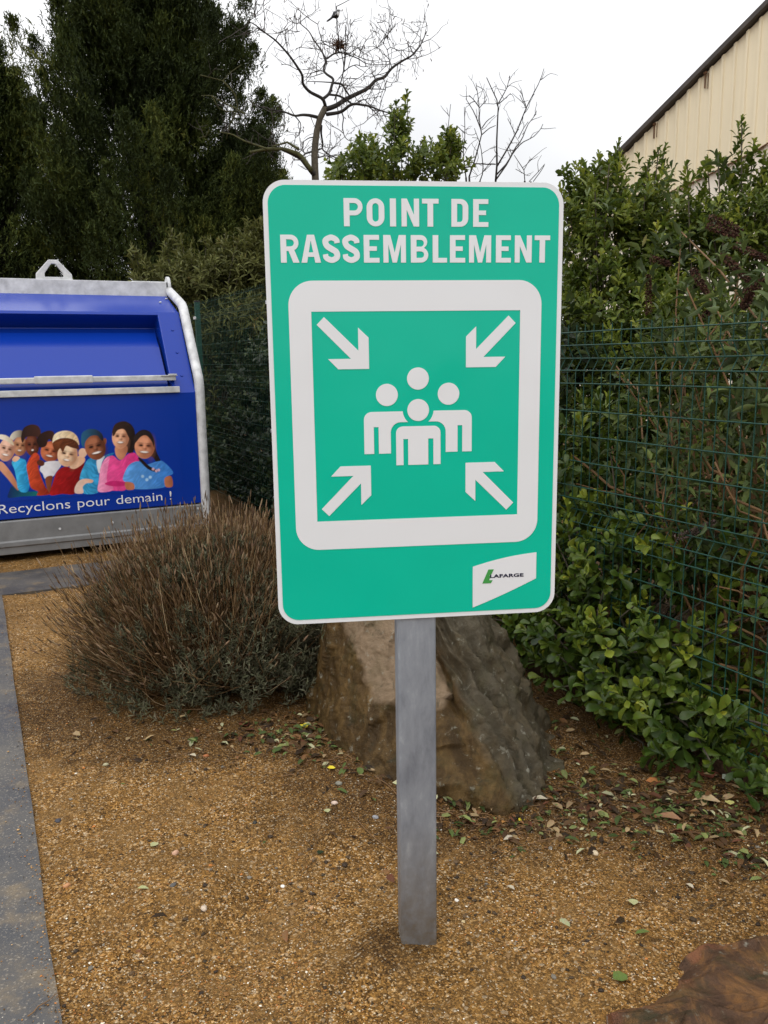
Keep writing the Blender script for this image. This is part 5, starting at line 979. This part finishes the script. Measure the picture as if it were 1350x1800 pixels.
yb3 = at(436, 640, 18.3); conifer('yew_tree', 'low spreading dark conifer between the huge yew and the bare tree', np.array([yb3[0], 18.3, 0]), 6.1, ([0, .1, .5, .75, .9, 1.0], [1.3, 1.4, 1.35, 1.1, 0.7, 0.2]), 230, 300, rng)
# ================================================================== bare trees
def poly3(pts, off, sc, Y, dy): return np.array([at(off[0] + x / sc, off[1] + y / sc, Y + dy * i) for i, (x, y) in enumerate(pts)])
def resample(P, k):
    L = np.concatenate([[0], np.cumsum(np.linalg.norm(np.diff(P, axis=0), axis=1))]); u = np.linspace(0, L[-1], k); return np.stack([np.interp(u, L, P[:, i]) for i in range(3)], -1)
def twigs_from(lines, rng, n_per_m, depth, length, r0, bias):
    """grow forking twigs off branch polylines; returns list of (P,R)"""
    out = []; cur = lines
    for lev in range(depth):
        nxt = []
        for P in cur:
            L = np.linalg.norm(np.diff(P, axis=0), axis=1).sum(); k = rng.poisson(n_per_m[lev] * L)
            for _ in range(k):
                t = rng.uniform(0.15, 1.0); i = min(int(t * (len(P) - 1)), len(P) - 2); p0 = P[i] + (P[i + 1] - P[i]) * (t * (len(P) - 1) - i); d = unit(P[i + 1] - P[i]); s = unit(d * 0.35 + unit(rng.normal(0, 1, 3)) * 0.9 + np.array(bias))
                l = length[lev] * rng.uniform(0.4, 1.2); m = 5; pts = [p0]; dd = s
                for _k in range(m): dd = unit(dd + rng.normal(0, 0.22, 3) + np.array([0, 0, 0.05])); pts.append(pts[-1] + dd * l / m)
                pts = np.array(pts); out.append((pts, np.linspace(r0[lev], r0[lev] * 0.5, m + 1))); nxt.append(pts)
        cur = nxt
    return out
def put_tubes(name, items, mat, parent, base, sides=4):
    V, F = tubes_np(np.array([i[0] for i in items]) - base, np.array([i[1] for i in items]), sides); return put(name, np_mesh(name, V, F), mat, parent)
def bare_tree():
    rng = np.random.default_rng(61); Y = 15.0; A = (430, 0); s = 5.625; Bq = (600, 0)
    root_p = at(556, 640, Y); base = np.array([root_p[0], Y, 0.0]); root = thing('bare_tree', 'leafless winding tree rising above the sign with a bird on top', 'tree', base)
    trunk = np.vstack([[base + np.array([0.02, 0, -0.2])], [base + np.array([0.03, 0, 1.8])], poly3([(700, 1760), (690, 1560), (700, 1400), (720, 1260), (745, 1170), (800, 1060)], A, s, Y, 0.0)])
    b = MB(); tk = resample(trunk, 30); b.tube(tk - base, np.interp(np.linspace(0, 1, 30), [0, .5, .85, 1], [.14, .082, .060, .050]), 10); b.build('trunk', M['bark'], root, smooth=True)
    lims = [([(800, 1060), (780, 975), (640, 910), (565, 825), (580, 755), (520, 660), (440, 545), (310, 400), (190, 315), (80, 225), (20, 215)], A, .055, .012, -.10), ([(780, 975), (840, 930), (865, 830), (885, 780), (800, 730), (775, 690), (810, 590), (740, 470), (680, 390), (640, 310), (540, 225)], A, .050, .012, .10),
            ([(800, 1080), (900, 1050), (1000, 980), (1125, 920), (1230, 870), (1300, 780), (1375, 775), (1455, 670), (1560, 600), (1660, 550), (1740, 450), (1800, 310)], A, .080, .012, .06), ([(310, 400), (330, 345), (430, 275)], A, .015, .006, .0),
            ([(810, 1130), (960, 1110), (1060, 1020), (1250, 1050), (1330, 1090), (1440, 1120)], A, .060, .014, -.12), ([(720, 1160), (640, 1140), (560, 1135), (500, 1150), (380, 1100), (250, 1085)], A, .055, .012, -.15),
            ([(500, 1150), (560, 1220), (540, 1340)], A, .02, .008, 0), ([(960, 1110), (980, 1160), (965, 1250), (985, 1350), (1030, 1395), (1080, 1385)], A, .02, .008, 0),
            ([(760, 1240), (755, 1320), (775, 1430), (760, 1470), (830, 1530), (930, 1570)], A, .035, .014, .1), ([(690, 1490), (760, 1470)], A, .03, .02, 0.05), ([(885, 820), (965, 830), (1010, 910), (1040, 950)], A, .035, .022, 0),
            ([(890, 990), (960, 790), (990, 640), (1000, 500), (995, 245)], A, .022, .012, .05), ([(985, 700), (975, 600), (945, 470), (925, 330), (905, 170), (900, 30)], A, .018, .007, .02), ([(815, 580), (880, 530), (950, 515), (1040, 545), (1125, 580), (1190, 625)], A, .028, .012, 0.05),
            ([(945, 515), (890, 490), (830, 455), (770, 420), (740, 320), (720, 240), (740, 205)], A, .018, .008, -0.05), ([(840, 935), (930, 945), (1010, 985), (1060, 1030)], A, .035, .025, .05), ([(620, 805), (740, 808), (860, 815)], A, .010, .016, 0),
            ([(580, 760), (650, 765), (770, 725)], A, .010, .012, 0), ([(1455, 670), (1425, 570), (1412, 490), (1330, 375)], A, .016, .006, 0), ([(1412, 490), (1440, 465), (1540, 505), (1600, 480), (1660, 430)], A, .013, .006, .1), ([(1440, 465), (1400, 350), (1340, 270), (1300, 200)], A, .011, .005, -.1),
            ([(700, 1740), (620, 1640), (560, 1560), (440, 1500), (390, 1480)], A, .085, .055, -.18), ([(1125, 1000), (1190, 980), (1220, 1030), (1300, 1050)], A, .02, .01, .1), ([(970, 720), (1040, 660), (1110, 635), (1160, 665), (1240, 650)], A, .018, .008, .1),
            ([(720, 1560), (800, 1540), (870, 1545)], A, .022, .012, 0.1), ([(660, 1500), (600, 1520), (570, 1545)], A, .03, .014, -.1), ([(690, 1360), (640, 1360), (560, 1415)], A, .02, .008, -.1), ([(930, 770), (1050, 775), (1130, 775)], A, .012, .006, .05), ([(1375, 775), (1400, 850), (1390, 905)], A, .011, .006, .05), ([(1200, 880), (1320, 880), (1390, 885)], A, .018, .01, .1),
            ([(1220, 1050), (1290, 1110), (1330, 1160)], A, .016, .007, -.1), ([(190, 315), (120, 190), (20, 80)], A, .008, .004, 0.1), ([(335, 340), (480, 330), (570, 300)], A, .008, .004, 0.1)]
    lines = []; bb = MB()
    for pts, of, ra, rb, dy in lims:
        P = poly3(pts, of, s, Y, dy); k = max(8, len(P) * 3); Q = resample(P, k); Q[1:-1] = (Q[:-2] + 2 * Q[1:-1] + Q[2:]) / 4; bb.tube(Q - base, np.linspace(ra * .54, rb * .62, k), 7); lines.append(Q)
    bb.build('limbs', M['dark_bark'], root, smooth=True)
    it = twigs_from(lines, rng, (6.5, 5, 3), 3, (0.60, 0.32, 0.16), (0.0070, 0.0050, 0.0040), (0, 0, 0.12)); tag(put_tubes('twigs', it, M['twig'], root, base), kind='stuff')
    # withered pods and leaf remnants
    ends = np.array([i[0][-1] for i in it]); q = ends[rng.choice(len(ends), 240)] + rng.normal(0, 0.03, (240, 3)); n = len(q); D = unit(np.array([0, 0, -1.0]) + rng.normal(0, 0.4, (n, 3)))
    tag(put('dead_pods', leaf_mesh('dead_pods', [q - base, D, unit(rng.normal(0, 1, (n, 3))), rng.uniform(.04, .08, n), np.full(n, .018), rng.random(n)], 'blade'), M['panicle_grey'], root), kind='stuff')
    # mossy limbs reaching left across the yew
    mo = MB(); ml = []
    for pts, ra, rb in [([(548, 300), (528, 272), (500, 262), (470, 262), (440, 268)], .06, .03), ([(525, 262), (505, 250), (478, 258)], .035, .014), ([(470, 262), (430, 248), (408, 236), (386, 232)], .028, .012), ([(430, 200), (410, 188), (388, 178), (372, 168), (354, 168)], .022, .008), ([(372, 168), (384, 190), (398, 196), (412, 196)], .014, .008), ([(352, 132), (376, 138), (392, 142), (404, 128), (424, 114)], .016, .008), ([(392, 142), (414, 166), (418, 190), (404, 220), (398, 244)], .020, .01), ([(368, 228), (362, 240), (350, 242)], .014, .008)]:
        P = np.array([at(x, y, Y - 1.6 + 0.05 * i) for i, (x, y) in enumerate(pts)]); Q = resample(P, 14); mo.tube(Q - base, np.linspace(ra * .6, rb * .7, 14), 7); ml.append(Q)
    mo.build('mossy_limbs', M['moss'], root, smooth=True); it = twigs_from(ml, rng, (4, 2), 2, (0.30, .2), (0.006, .004), (0, 0, 0.05)); tag(put_tubes('mossy_twigs', it, M['twig'], root, base), kind='stuff')
    # old nest in the fork
    c = at(596, 79, Y + 0.2); nb = thing('bird_nest', 'small brown clump of twigs caught below the bird', 'nest', c); n = 130; d = unit(rng.normal(0, 1, (n, 3))); a = d * rng.uniform(0, .06, (n, 1)); e = a + unit(rng.normal(0, 1, (n, 3))) * rng.uniform(.06, .14, (n, 1)); t = np.linspace(0, 1, 3)[None, :, None]
    V, F = tubes_np(a[:, None] * (1 - t) + e[:, None] * t, np.full((n, 3), .006), 4); put('twigs', np_mesh('twigs', V, F), M['rust'], nb)
    return Y
bare_tree()
def bare_shrub():
    rng = np.random.default_rng(67); Y = 8.5; A = (780, 100); s = 6.136; rp = at(850, 640, Y); base = np.array([rp[0], Y, 0.0]); root = thing('bare_shrub', 'leafless shrub with thin upright twigs right of the small evergreen tree', 'shrub', base)
    L = [([(560, 1340), (575, 1150), (570, 950), (580, 700), (590, 500), (520, 350), (462, 222)], .011, .004), ([(590, 500), (680, 340), (715, 205)], .006, .003), ([(590, 510), (660, 450), (722, 392)], .005, .003), ([(575, 1180), (700, 970), (790, 800), (885, 560), (960, 410), (1040, 260), (1082, 125)], .009, .003), ([(570, 1270), (690, 1140), (770, 980), (840, 900), (900, 740), (995, 615)], .008, .003), ([(560, 1330), (680, 1160), (750, 1030), (840, 925), (960, 870), (1040, 790), (1070, 725)], .008, .003),
         ([(275, 1290), (330, 1130), (380, 950), (410, 830), (385, 700), (380, 500), (348, 280)], .009, .003), ([(400, 780), (330, 600), (238, 450)], .006, .003), ([(380, 540), (330, 470), (275, 415)], .005, .003), ([(410, 770), (465, 690), (550, 630)], .005, .003), ([(410, 840), (490, 770), (560, 740)], .005, .003), ([(385, 550), (465, 460)], .004, .003), ([(240, 1300), (205, 1030), (230, 850), (222, 540)], .007, .003), ([(205, 1030), (120, 930), (80, 870)], .006, .004), ([(230, 830), (140, 740)], .004, .003), ([(390, 1340), (430, 1230), (400, 960), (330, 770)], .006, .003), ([(430, 1230), (510, 1130), (560, 1060)], .004, .003),
         ([(170, 1195), (300, 1185), (340, 1150), (480, 1160), (560, 1160)], .008, .004), ([(885, 550), (820, 410)], .004, .003), ([(885, 530), (828, 360)], .004, .003), ([(770, 830), (690, 665)], .004, .003), ([(805, 880), (860, 770), (910, 700)], .004, .003), ([(875, 1340), (865, 1220), (760, 1060)], .005, .003), ([(865, 1220), (930, 1100)], .004, .002), ([(920, 1345), (1020, 1240), (1090, 1155)], .004, .003), ([(965, 1345), (1050, 1230), (1085, 1170)], .004, .003), ([(865, 1260), (775, 1210)], .004, .003), ([(45, 780), (60, 640), (75, 510)], .004, .003)]
    lines = []; bb = MB()
    for i, (pts, ra, rb) in enumerate(L):
        dy = rng.normal(0, .05); P = poly3(pts, A, s, Y, dy); k = max(6, len(P) * 2); Q = resample(P, k); bb.tube(Q - base, np.linspace(ra, rb, k), 6); lines.append(Q)
    for x, y in ((560, 1340), (275, 1290), (240, 1300), (390, 1340), (875, 1340), (940, 1345)):
        p1 = at(A[0] + x / s, A[1] + y / s, Y); P = np.array([[base[0], Y, 0], [base[0] * .5 + p1[0] * .5 + rng.normal(0, .1), Y + rng.normal(0, .1), p1[2] * .5], p1]); bb.tube(resample(P, 8) - base, np.linspace(.02, .010, 8), 6)
    bb.build('stems', M['dark_bark'], root, smooth=True)
    it = twigs_from(lines, rng, (8.0, 3), 2, (0.20, .11), (0.0032, .0024), (0, 0, 0.2)); tag(put_tubes('twigs', it, M['twig'], root, base), kind='stuff')
bare_shrub()
def magpie():
    Y = 15.02; s = 16.36; o = (560, 0); pt = lambda x, y, dy=0: at(o[0] + x / s, o[1] + y / s, Y + dy)
    base = pt(520, 495); root = thing('magpie', 'black and white magpie perched on the topmost twig', 'bird', base)
    spine = [(610, 292, .008), (590, 300, .030), (566, 325, .036), (540, 370, .052), (505, 415, .060), (465, 445, .050), (420, 470, .030), (380, 490, .018)]
    P = np.array([pt(x, y) for x, y, r in spine]); R = np.array([r for _, _, r in spine]); Q = resample(P, 28); Rr = np.interp(np.linspace(0, 1, 28), np.linspace(0, 1, len(R)), R); b = MB(); b.tube(Q - base, Rr, 14); F = b.f
    V = np.vstack(b.v); cen = np.array([V[list(f)].mean(0) for f in F]); rel = (cen + base); k = [0] * len(F)
    bel = pt(560, 410) - base
    for i, c in enumerate(cen):
        if np.linalg.norm((c - bel) * np.array([1, 0.5, 1])) < 0.036: k[i] = 1
    b.m = k; b.build('body', [M['feather_black'], M['feather_white']], root, smooth=True)
    b = MB(); b.tube(np.array([pt(600, 290), pt(615, 291), pt(640, 297)]) - base, [.011, .008, .002], 8); b.build('beak', M['feather_black'], root, smooth=True)
    for sg in (-1, 1):
        b = MB(); w = [(530, 345), (470, 385), (400, 455), (330, 515), (400, 485), (480, 465), (525, 420)]; b.prism(np.array([pt(x, y, sg * .055) for x, y in w]) - base, np.array([0, sg * .012, 0])); b.build('wing', M['feather_black'], root, bevel=.004)
        b = MB(); w = [(515, 385), (492, 395), (470, 420), (492, 414), (510, 400)]; b.prism(np.array([pt(x, y, sg * .069) for x, y in w]) - base, np.array([0, sg * .006, 0])); b.build('wing_patch', M['feather_white'], root)
        b = MB(); b.tube(np.array([pt(505, 455, sg * .02), pt(510, 490, sg * .02), pt(540, 515, sg * .008)]) - base, .006, 6); b.build('leg', M['feather_black'], root)
        b = MB(); b.disc_bolt(pt(592, 292, sg * .026) - base, np.array([0, sg, 0]), .006, .004); b.build('eye', M['feather_white'], root)
    b = MB(); t = [(420, 455), (300, 530), (220, 600), (260, 600), (330, 560), (420, 490)]; b.prism(np.array([pt(x, y, -.022) for x, y in t]) - base, np.array([0, .044, 0])); b.build('tail', M['feather_black'], root, bevel=.005)
magpie()
# ================================================================== shed
def shed():
    th = math.radians(42); wd = np.array([-math.sin(th), math.cos(th), 0]); wn_ = np.array([-math.cos(th), -math.sin(th), 0])     # along the gable, outward normal
    P0 = at(1200, 640, 15.8); P0[2] = 0; P0 = np.array([P0[0], P0[1], 0]); nrm = wn_
    a = on_plane(1350, 22, P0, nrm); c = on_plane(1090, 282, P0, nrm); sv = lambda p_: (p_ - P0) @ wd; sa, sc = sv(a), sv(c); slope = (a[2] - c[2]) / (sa - sc)
    top = lambda s: c[2] + slope * (s - sc); sR, sE = sa - 5.0, sc + 1.2
    j1, j2 = on_plane(1193, 335, P0, nrm), on_plane(1350, 255, P0, nrm); s1_, s2_ = sv(j1), sv(j2); zl = lambda s: j1[2] + (j2[2] - j1[2]) * (s - s1_) / (s2_ - s1_)
    root = thing('shed', 'beige corrugated steel shed with a dark sloping roof edge', 'shed', P0); W = lambda s, o_, z: P0 + wd * s + nrm * o_ + UP * z - P0
    def sheet(name, mat, lo_fn, hi_fn, off):
        pitch = 0.205; n = int((sE - sR) / pitch); V = []; F = []
        prof = [(0, 0), (.70, 0), (.76, .032), (.94, .032)]
        xs = [(sR + (i + u) * pitch, d) for i in range(n) for u, d in prof]
        for s, d in xs: V += [W(s, off + d, lo_fn(s)), W(s, off + d, hi_fn(s))]
        for i in range(len(xs) - 1): F.append((2 * i, 2 * i + 2, 2 * i + 3, 2 * i + 1))
        b = MB(); b.add(V, F); b.build(name, mat, root)
    sheet('upper_cladding', M['clad'], lambda s: max(0.1, min(zl(s), top(s) - .02)) + 0.01 * math.sin(s * 1.7), top, 0.035); sheet('lower_cladding', M['clad_pale'], lambda s: 0.0, lambda s: max(0.2, min(zl(s) + 0.06, top(s) - .02)), 0.0)
    b = MB(); pts = [W(sR - .1, -.25, top(sR - .1) + .03), W(sE + .1, -.25, top(sE + .1) + .03), W(sE + .1, -.25, top(sE + .1) + .135), W(sR - .1, -.25, top(sR - .1) + .135)]; b.prism(pts, nrm * 0.42); b.build('verge', M['verge'], root, bevel=.01)
    # body behind the gable and the far roof slope
    dep = -9.0; ap = [W(sE, 0, 0), W(sE, 0, top(sE)), W(sR, 0, top(sR)), W(sR - 9, 0, top(sE)), W(sR - 9, 0, 0)]
    b = MB(); b.prism([p_ - nrm * 0.05 for p_ in ap], nrm * dep); b.build('walls', M['clad'], root)
    for i, (px, py) in enumerate(((1154, 228), (1244, 132))):
        q = on_plane(px, py, P0, nrm) - P0; z0 = top((q) @ wd) ; b = MB(); ss = q @ wd
        b.box(W(ss, .080, z0 - .13), (.014, .010, .14), (wd, nrm, UP)); b.box(W(ss - .055, .078, z0 - .13 - .03 * i), (.007, .008, .13), (wd, nrm, UP)); b.box(W(ss, .085, z0 - .02), (.03, .018, .02), (wd, nrm, UP)); b.build('rusty_bracket', M['rust'], root, bevel=.006)
    # thin dark lap strip along the joint
    b = MB(); k = 30; ss = np.linspace(sR, s1_ + 1.2, k); b.tube([W(s, .075, min(zl(s), top(s) - .05) + 0.02 * math.sin(s * 2.3) + .012 * math.sin(s * 7)) for s in ss], .014, 6); b.build('lap_strip', M['rust'], root, smooth=True)
shed()
# ================================================================== fallen leaves, twigs and pebbles
def leaf_one(px, py, L, az, colr, kind, name, label, cat, group=None, lift=0.004, asp=0.45):
    p_ = on_ground(px, py); z = float(ground_h(np.array([p_[0]]), np.array([p_[1]]))[0]); T, F4, F3 = leaf_template(kind); ca, sa = math.cos(az), math.sin(az)
    x, y = (T[:, 0] - .5) * L, T[:, 1] * L * asp * 2; zz = T[:, 2] * L * 1.2 + 0.10 * L * (T[:, 0] - .5) ** 2 * 4 + lift
    V = np.stack([x * ca - y * sa, x * sa + y * ca, zz], -1); me = np_mesh(name, V, [F4, F3], True, col=np.broadcast_to(np.array(colr), (len(V), 3)))
    o = put(name, me, M['dead_leaf']); o.location = (p_[0], p_[1], z); tag(o, label, cat, group); return o
GRN, PAL, YEL, BRN, RED, TAN, DK = (0.10, 0.14, 0.035), (0.34, 0.34, 0.17), (0.62, 0.50, 0.04), (0.13, 0.065, 0.03), (0.16, 0.05, 0.03), (0.36, 0.26, 0.15), (0.02, 0.03, 0.012)
for a in [(272, 1488, .020, 1.0, PAL, 'oval', 'pale green leaf lying alone on the sand left of the post'), (575, 1430, .018, 1.9, PAL, 'oval', 'small pale green leaf on the sand left of the post, nearest the boulder'), (563, 1500, .016, 1.2, DK, 'oval', 'dark green leaf pressed into sand left of the post'),
          (533, 1283, .034, 2.3, YEL, 'oval', 'bright yellow leaf fallen between the lavender and the boulder'), (583, 1357, .020, 0.1, YEL, 'oval', 'small yellow leaf at the left foot of the boulder'), (253, 1570, .022, 0.2, PAL, 'lance', 'thin pale leaf curled on sand below the lone pale leaf'),
          (430, 1277, .038, 2.0, RED, 'oval', 'dark red leaf in the litter right of the lavender'), (917, 1437, .016, 0.6, YEL, 'oval', 'tiny yellow leaf in front of the boulder'), (1090, 1730, .028, 0.4, GRN, 'oval', 'green leaf on the sand just left of the low red rock'), (1113, 1590, .020, 1.4, PAL, 'oval', 'small upright pale leaf on the sand right of the post'),
          (1148, 1372, .034, 2.9, (0.42, .17, .06), 'oval', 'bright orange brown leaf in the litter below the hedge'), (1240, 1412, .062, 2.6, TAN, 'lance', 'long tan curled leaf lying below the hedge'), (1172, 1435, .060, 2.6, (0.24, .13, .07), 'lance', 'long reddish brown leaf in the litter right of the boulder'), (1282, 1415, .024, 1.3, (0.5, .47, .16), 'oval', 'pale yellow leaf on bare soil below the hedge at right'),
          (1240, 1370, .050, 1.8, RED, 'oval', 'dark red brown leaf tucked under the hedge'), (1280, 1376, .034, 0.3, (0.36, .40, .32), 'oval', 'pale grey green leaf turned over under the hedge'), (792, 1394, .045, 2.6, (0.20, .09, .04), 'oval', 'rusty brown leaf against the foot of the boulder right of the post')]:
    leaf_one(a[0], a[1], a[2] * 1.35, a[3], a[4], a[5], 'fallen_leaf', a[6], 'leaf', 'fallen leaves on the bed', asp=.45 if a[5] == 'oval' else .24)
for a in [(945, 1404, .050, 2.95, 'pale spotted seed pod lying at the right foot of the boulder'), (338, 1335, .034, 2.5, 'pale dry seed pod on the sand in front of the lavender'), (900, 1474, .046, 0.35, 'pale dry seed pod on the sand in front of the boulder'), (942, 1372, .048, 1.0, 'tan seed pod propped against the boulder on its right side'), (897, 1558, .026, 2.2, 'short pale seed husk on the open sand right of the post'), (1212, 1700 - 145, .026, 1.9, 'pale seed husk on the sand above the low red rock')]:
    leaf_one(a[0], a[1], a[2] * 1.2, a[3], (0.42, 0.36, 0.27), 'lance', 'seed_pod', a[4], 'seed pod', 'dry seed pods on the bed', .006, .2)
for pts, r, lab in [([(618, 1438), (650, 1470), (700, 1500)], .0016, 'straight dry twig on the sand pointing at the post'), ([(660, 1372), (690, 1395), (712, 1415)], .0022, 'brown stalk leaning beside the left edge of the post at the boulder'), ([(290, 1335), (330, 1328), (352, 1325)], .0015, 'thin pale twig lying in front of the lavender'), ([(300, 1248), (350, 1250), (430, 1248)], .0022, 'reddish stalk lying along the front of the lavender'), ([(1050, 1320), (1100, 1345), (1150, 1355)], .0018, 'dark twig on the soil between boulder and hedge'), ([(1130, 1575), (1180, 1600), (1215, 1620)], .0013, 'thin straw stalk on the sand above the low red rock'), ([(850, 1440), (880, 1445), (940, 1452)], .0018, 'brown twig lying in front of the boulder'), ([(50, 1800), (80, 1775), (108, 1755)], .0016, 'dark twig lying on the concrete strip')]:
    P = np.array([on_ground(*p_) for p_ in pts]); P = resample(P, 7); P[1:-1] += np.random.default_rng(int(pts[0][0])).normal(0, .002, (5, 3)); P[:, 2] = ground_h(P[:, 0], P[:, 1]) + r + .002 + (0.012 if 'concrete' in lab else 0)
    b = MB(); c = P.mean(0); b.tube(P - c, np.linspace(r, r * .5, 7), 6); o = b.build('fallen_twig', M['brown_stem'], smooth=True); o.location = tuple(c); tag(o, lab, 'twig', 'fallen twigs on the bed')
def pebble(px, py, r, colr, label, flat_=.6):
    p_ = on_ground(px, py); rng = np.random.default_rng(int(px * 7 + py)); import bmesh
    bm = bmesh.new(); bmesh.ops.create_icosphere(bm, subdivisions=3, radius=1.0); V = np.array([v.co for v in bm.verts]); F = np.array([[v.index for v in f.verts] for f in bm.faces]); bm.free()
    V = V * (1 + .16 * fbm(V * 1.4 + px, 3, 3))[:, None] * np.array([1.15, .85, flat_]) * r; a = rng.random() * 6.28; V = V @ np.array([[math.cos(a), math.sin(a), 0], [-math.sin(a), math.cos(a), 0], [0, 0, 1]])
    nz = fbm(V * 4 / r, 2, 5)[:, None]; o = put('pebble', np_mesh('pebble', V, F, True, col=np.clip(np.array(colr) * (1 + .25 * nz), 0, .9)), M['grain'])
    z = float(ground_h(np.array([p_[0]]), np.array([p_[1]]))[0]); o.location = (p_[0], p_[1], z + r * flat_ * .35); tag(o, label, 'pebble', 'pebbles on the sandy bed')
for a in [(308, 1500, .0105, (.50, .30, .20), 'rounded pink pebble on the sand left of the post'), (359, 1602, .0090, (.52, .42, .32), 'rounded pale pebble half sunk in sand, lower left of the post'), (118, 1562, .0090, (.45, .22, .10), 'orange pebble beside the concrete strip'), (1046, 1498, .0100, (.52, .42, .28), 'smooth cream pebble right of the post below the litter'), (588, 1414, .0090, (.55, .42, .34), 'pale pink pebble left of the post near the boulder'), (660, 1443, .0090, (.26, .26, .27), 'grey pebble just left of the post'), (633, 1632, .0085, (.05, .05, .05), 'black pebble on the sand left of the post foot'), (776, 1672, .0062, (.75, .70, .60), 'white pebble touching the right foot of the post'), (448, 1448, .0075, (.04, .04, .035), 'small black pebble on sand between lavender and post'), (102, 1445, .011, (.05, .05, .06), 'flat dark stone chip beside the concrete strip'), (87, 1782, .016, (.30, .28, .25), 'flat grey pebble on the concrete strip at bottom left'), (362, 1332, .0095, (.36, .13, .05), 'orange red pebble in front of the lavender'), (186, 1345, .0095, (.36, .33, .20), 'pale greenish pebble on sand below the lavender'), (803, 1577, .0055, (.8, .76, .68), 'white chip on the sand right of the post'), (497, 1555, .0055, (.8, .76, .68), 'white chip on open sand left of the post'), (305, 1565, .0085, (.09, .085, .08), 'flat grey stone on the sand above the pale pebble'), (596, 1385, .0105, (.20, .19, .15), 'mossy grey stone at the left foot of the boulder')]:
    pebble(*a, flat_=.35 if 'flat' in a[4] else .62)
def litter():
    rng = np.random.default_rng(91); Q = []
    for (cx, cy, sx, sy, n) in [(1110, 1400, 95, 40, 300), (1230, 1420, 75, 35, 200), (1000, 1420, 90, 34, 190), (880, 1445, 70, 18, 90), (490, 1300, 50, 24, 160), (560, 1290, 30, 30, 110), (1000, 1260, 60, 50, 110), (1320, 1480, 40, 40, 140), (650, 1370, 50, 16, 40), (300, 1290, 110, 24, 60), (800, 1410, 30, 14, 60), (700, 1550, 350, 110, 26), (950, 1160, 60, 40, 60)]:
        for _ in range(n): Q.append(on_ground(np.clip(rng.normal(cx, sx), 20, 1420), max(1080, rng.normal(cy, sy))))
    Q = np.array(Q); keep = free_of_path(Q[:, :2]); Q = Q[keep]; n = len(Q); Q[:, 2] = ground_h(Q[:, 0], Q[:, 1]) + rng.uniform(.002, .012, n)
    az = rng.random(n) * 6.28; D = np.stack([np.cos(az), np.sin(az), rng.normal(0, .16, n)], -1); Nn = unit(np.array([0, 0, 1.0]) + rng.normal(0, .28, (n, 3))); L = rng.uniform(.014, .046, n); W = L * rng.uniform(.28, .55, n); T, F4, F3 = leaf_template('oval')
    pal = np.array([(.08, .110, .030), (.16, .18, .06), (.34, .33, .19), (.075, .040, .018), (.15, .075, .03), (.30, .21, .11), (.032, .020, .011), (.045, .065, .018), (.09, .035, .018)]); cidx = rng.choice(len(pal), n, p=[.13, .09, .07, .18, .08, .07, .22, .12, .04])
    me = leaf_mesh('leaf_litter', [Q, D, Nn, L, W, rng.random(n)], 'oval'); a = me.attributes.new('col', 'FLOAT_COLOR', 'POINT'); c4 = np.ones((n * len(T), 4), np.float32); c4[:, :3] = np.repeat(pal[cidx] * rng.uniform(.7, 1.25, (n, 1)), len(T), 0); a.data.foreach_set('color', c4.ravel())
    tag(put('leaf_litter', me, M['dead_leaf']), 'scattered small dead leaves and bits under the hedge and lavender', 'leaf litter', kind='stuff')
    # crumbs of bark and broken stalks
    m = 900; Z = []
    for _ in range(m):
        r = rng.random()
        c = (1110, 1400, 130, 45) if r < .5 else ((520, 1310, 90, 30) if r < .7 else ((900, 1440, 120, 25) if r < .85 else (980, 1230, 70, 50))); Z.append(on_ground(np.clip(rng.normal(c[0], c[2]), 20, 1420), max(1080, rng.normal(c[1], c[3]))))
    Z = np.array(Z); Z[:, 2] = ground_h(Z[:, 0], Z[:, 1]) + .004; az = rng.random(m) * 6.28; d = np.stack([np.cos(az), np.sin(az), rng.normal(0, .12, m)], -1); l = rng.uniform(.008, .05, m); t = np.linspace(-.5, .5, 4)[None, :, None]
    P = Z[:, None] + d[:, None] * l[:, None, None] * t; P[:, 1:-1] += rng.normal(0, .0015, (m, 2, 3)); V, F = tubes_np(P, np.broadcast_to(rng.uniform(.0006, .0018, (m, 1)), (m, 4)), 4)
    tag(put('stalk_crumbs', np_mesh('stalk_crumbs', V, F), M['brown_stem']), 'tiny broken stalks strewn through the leaf litter', 'litter', kind='stuff')
litter()
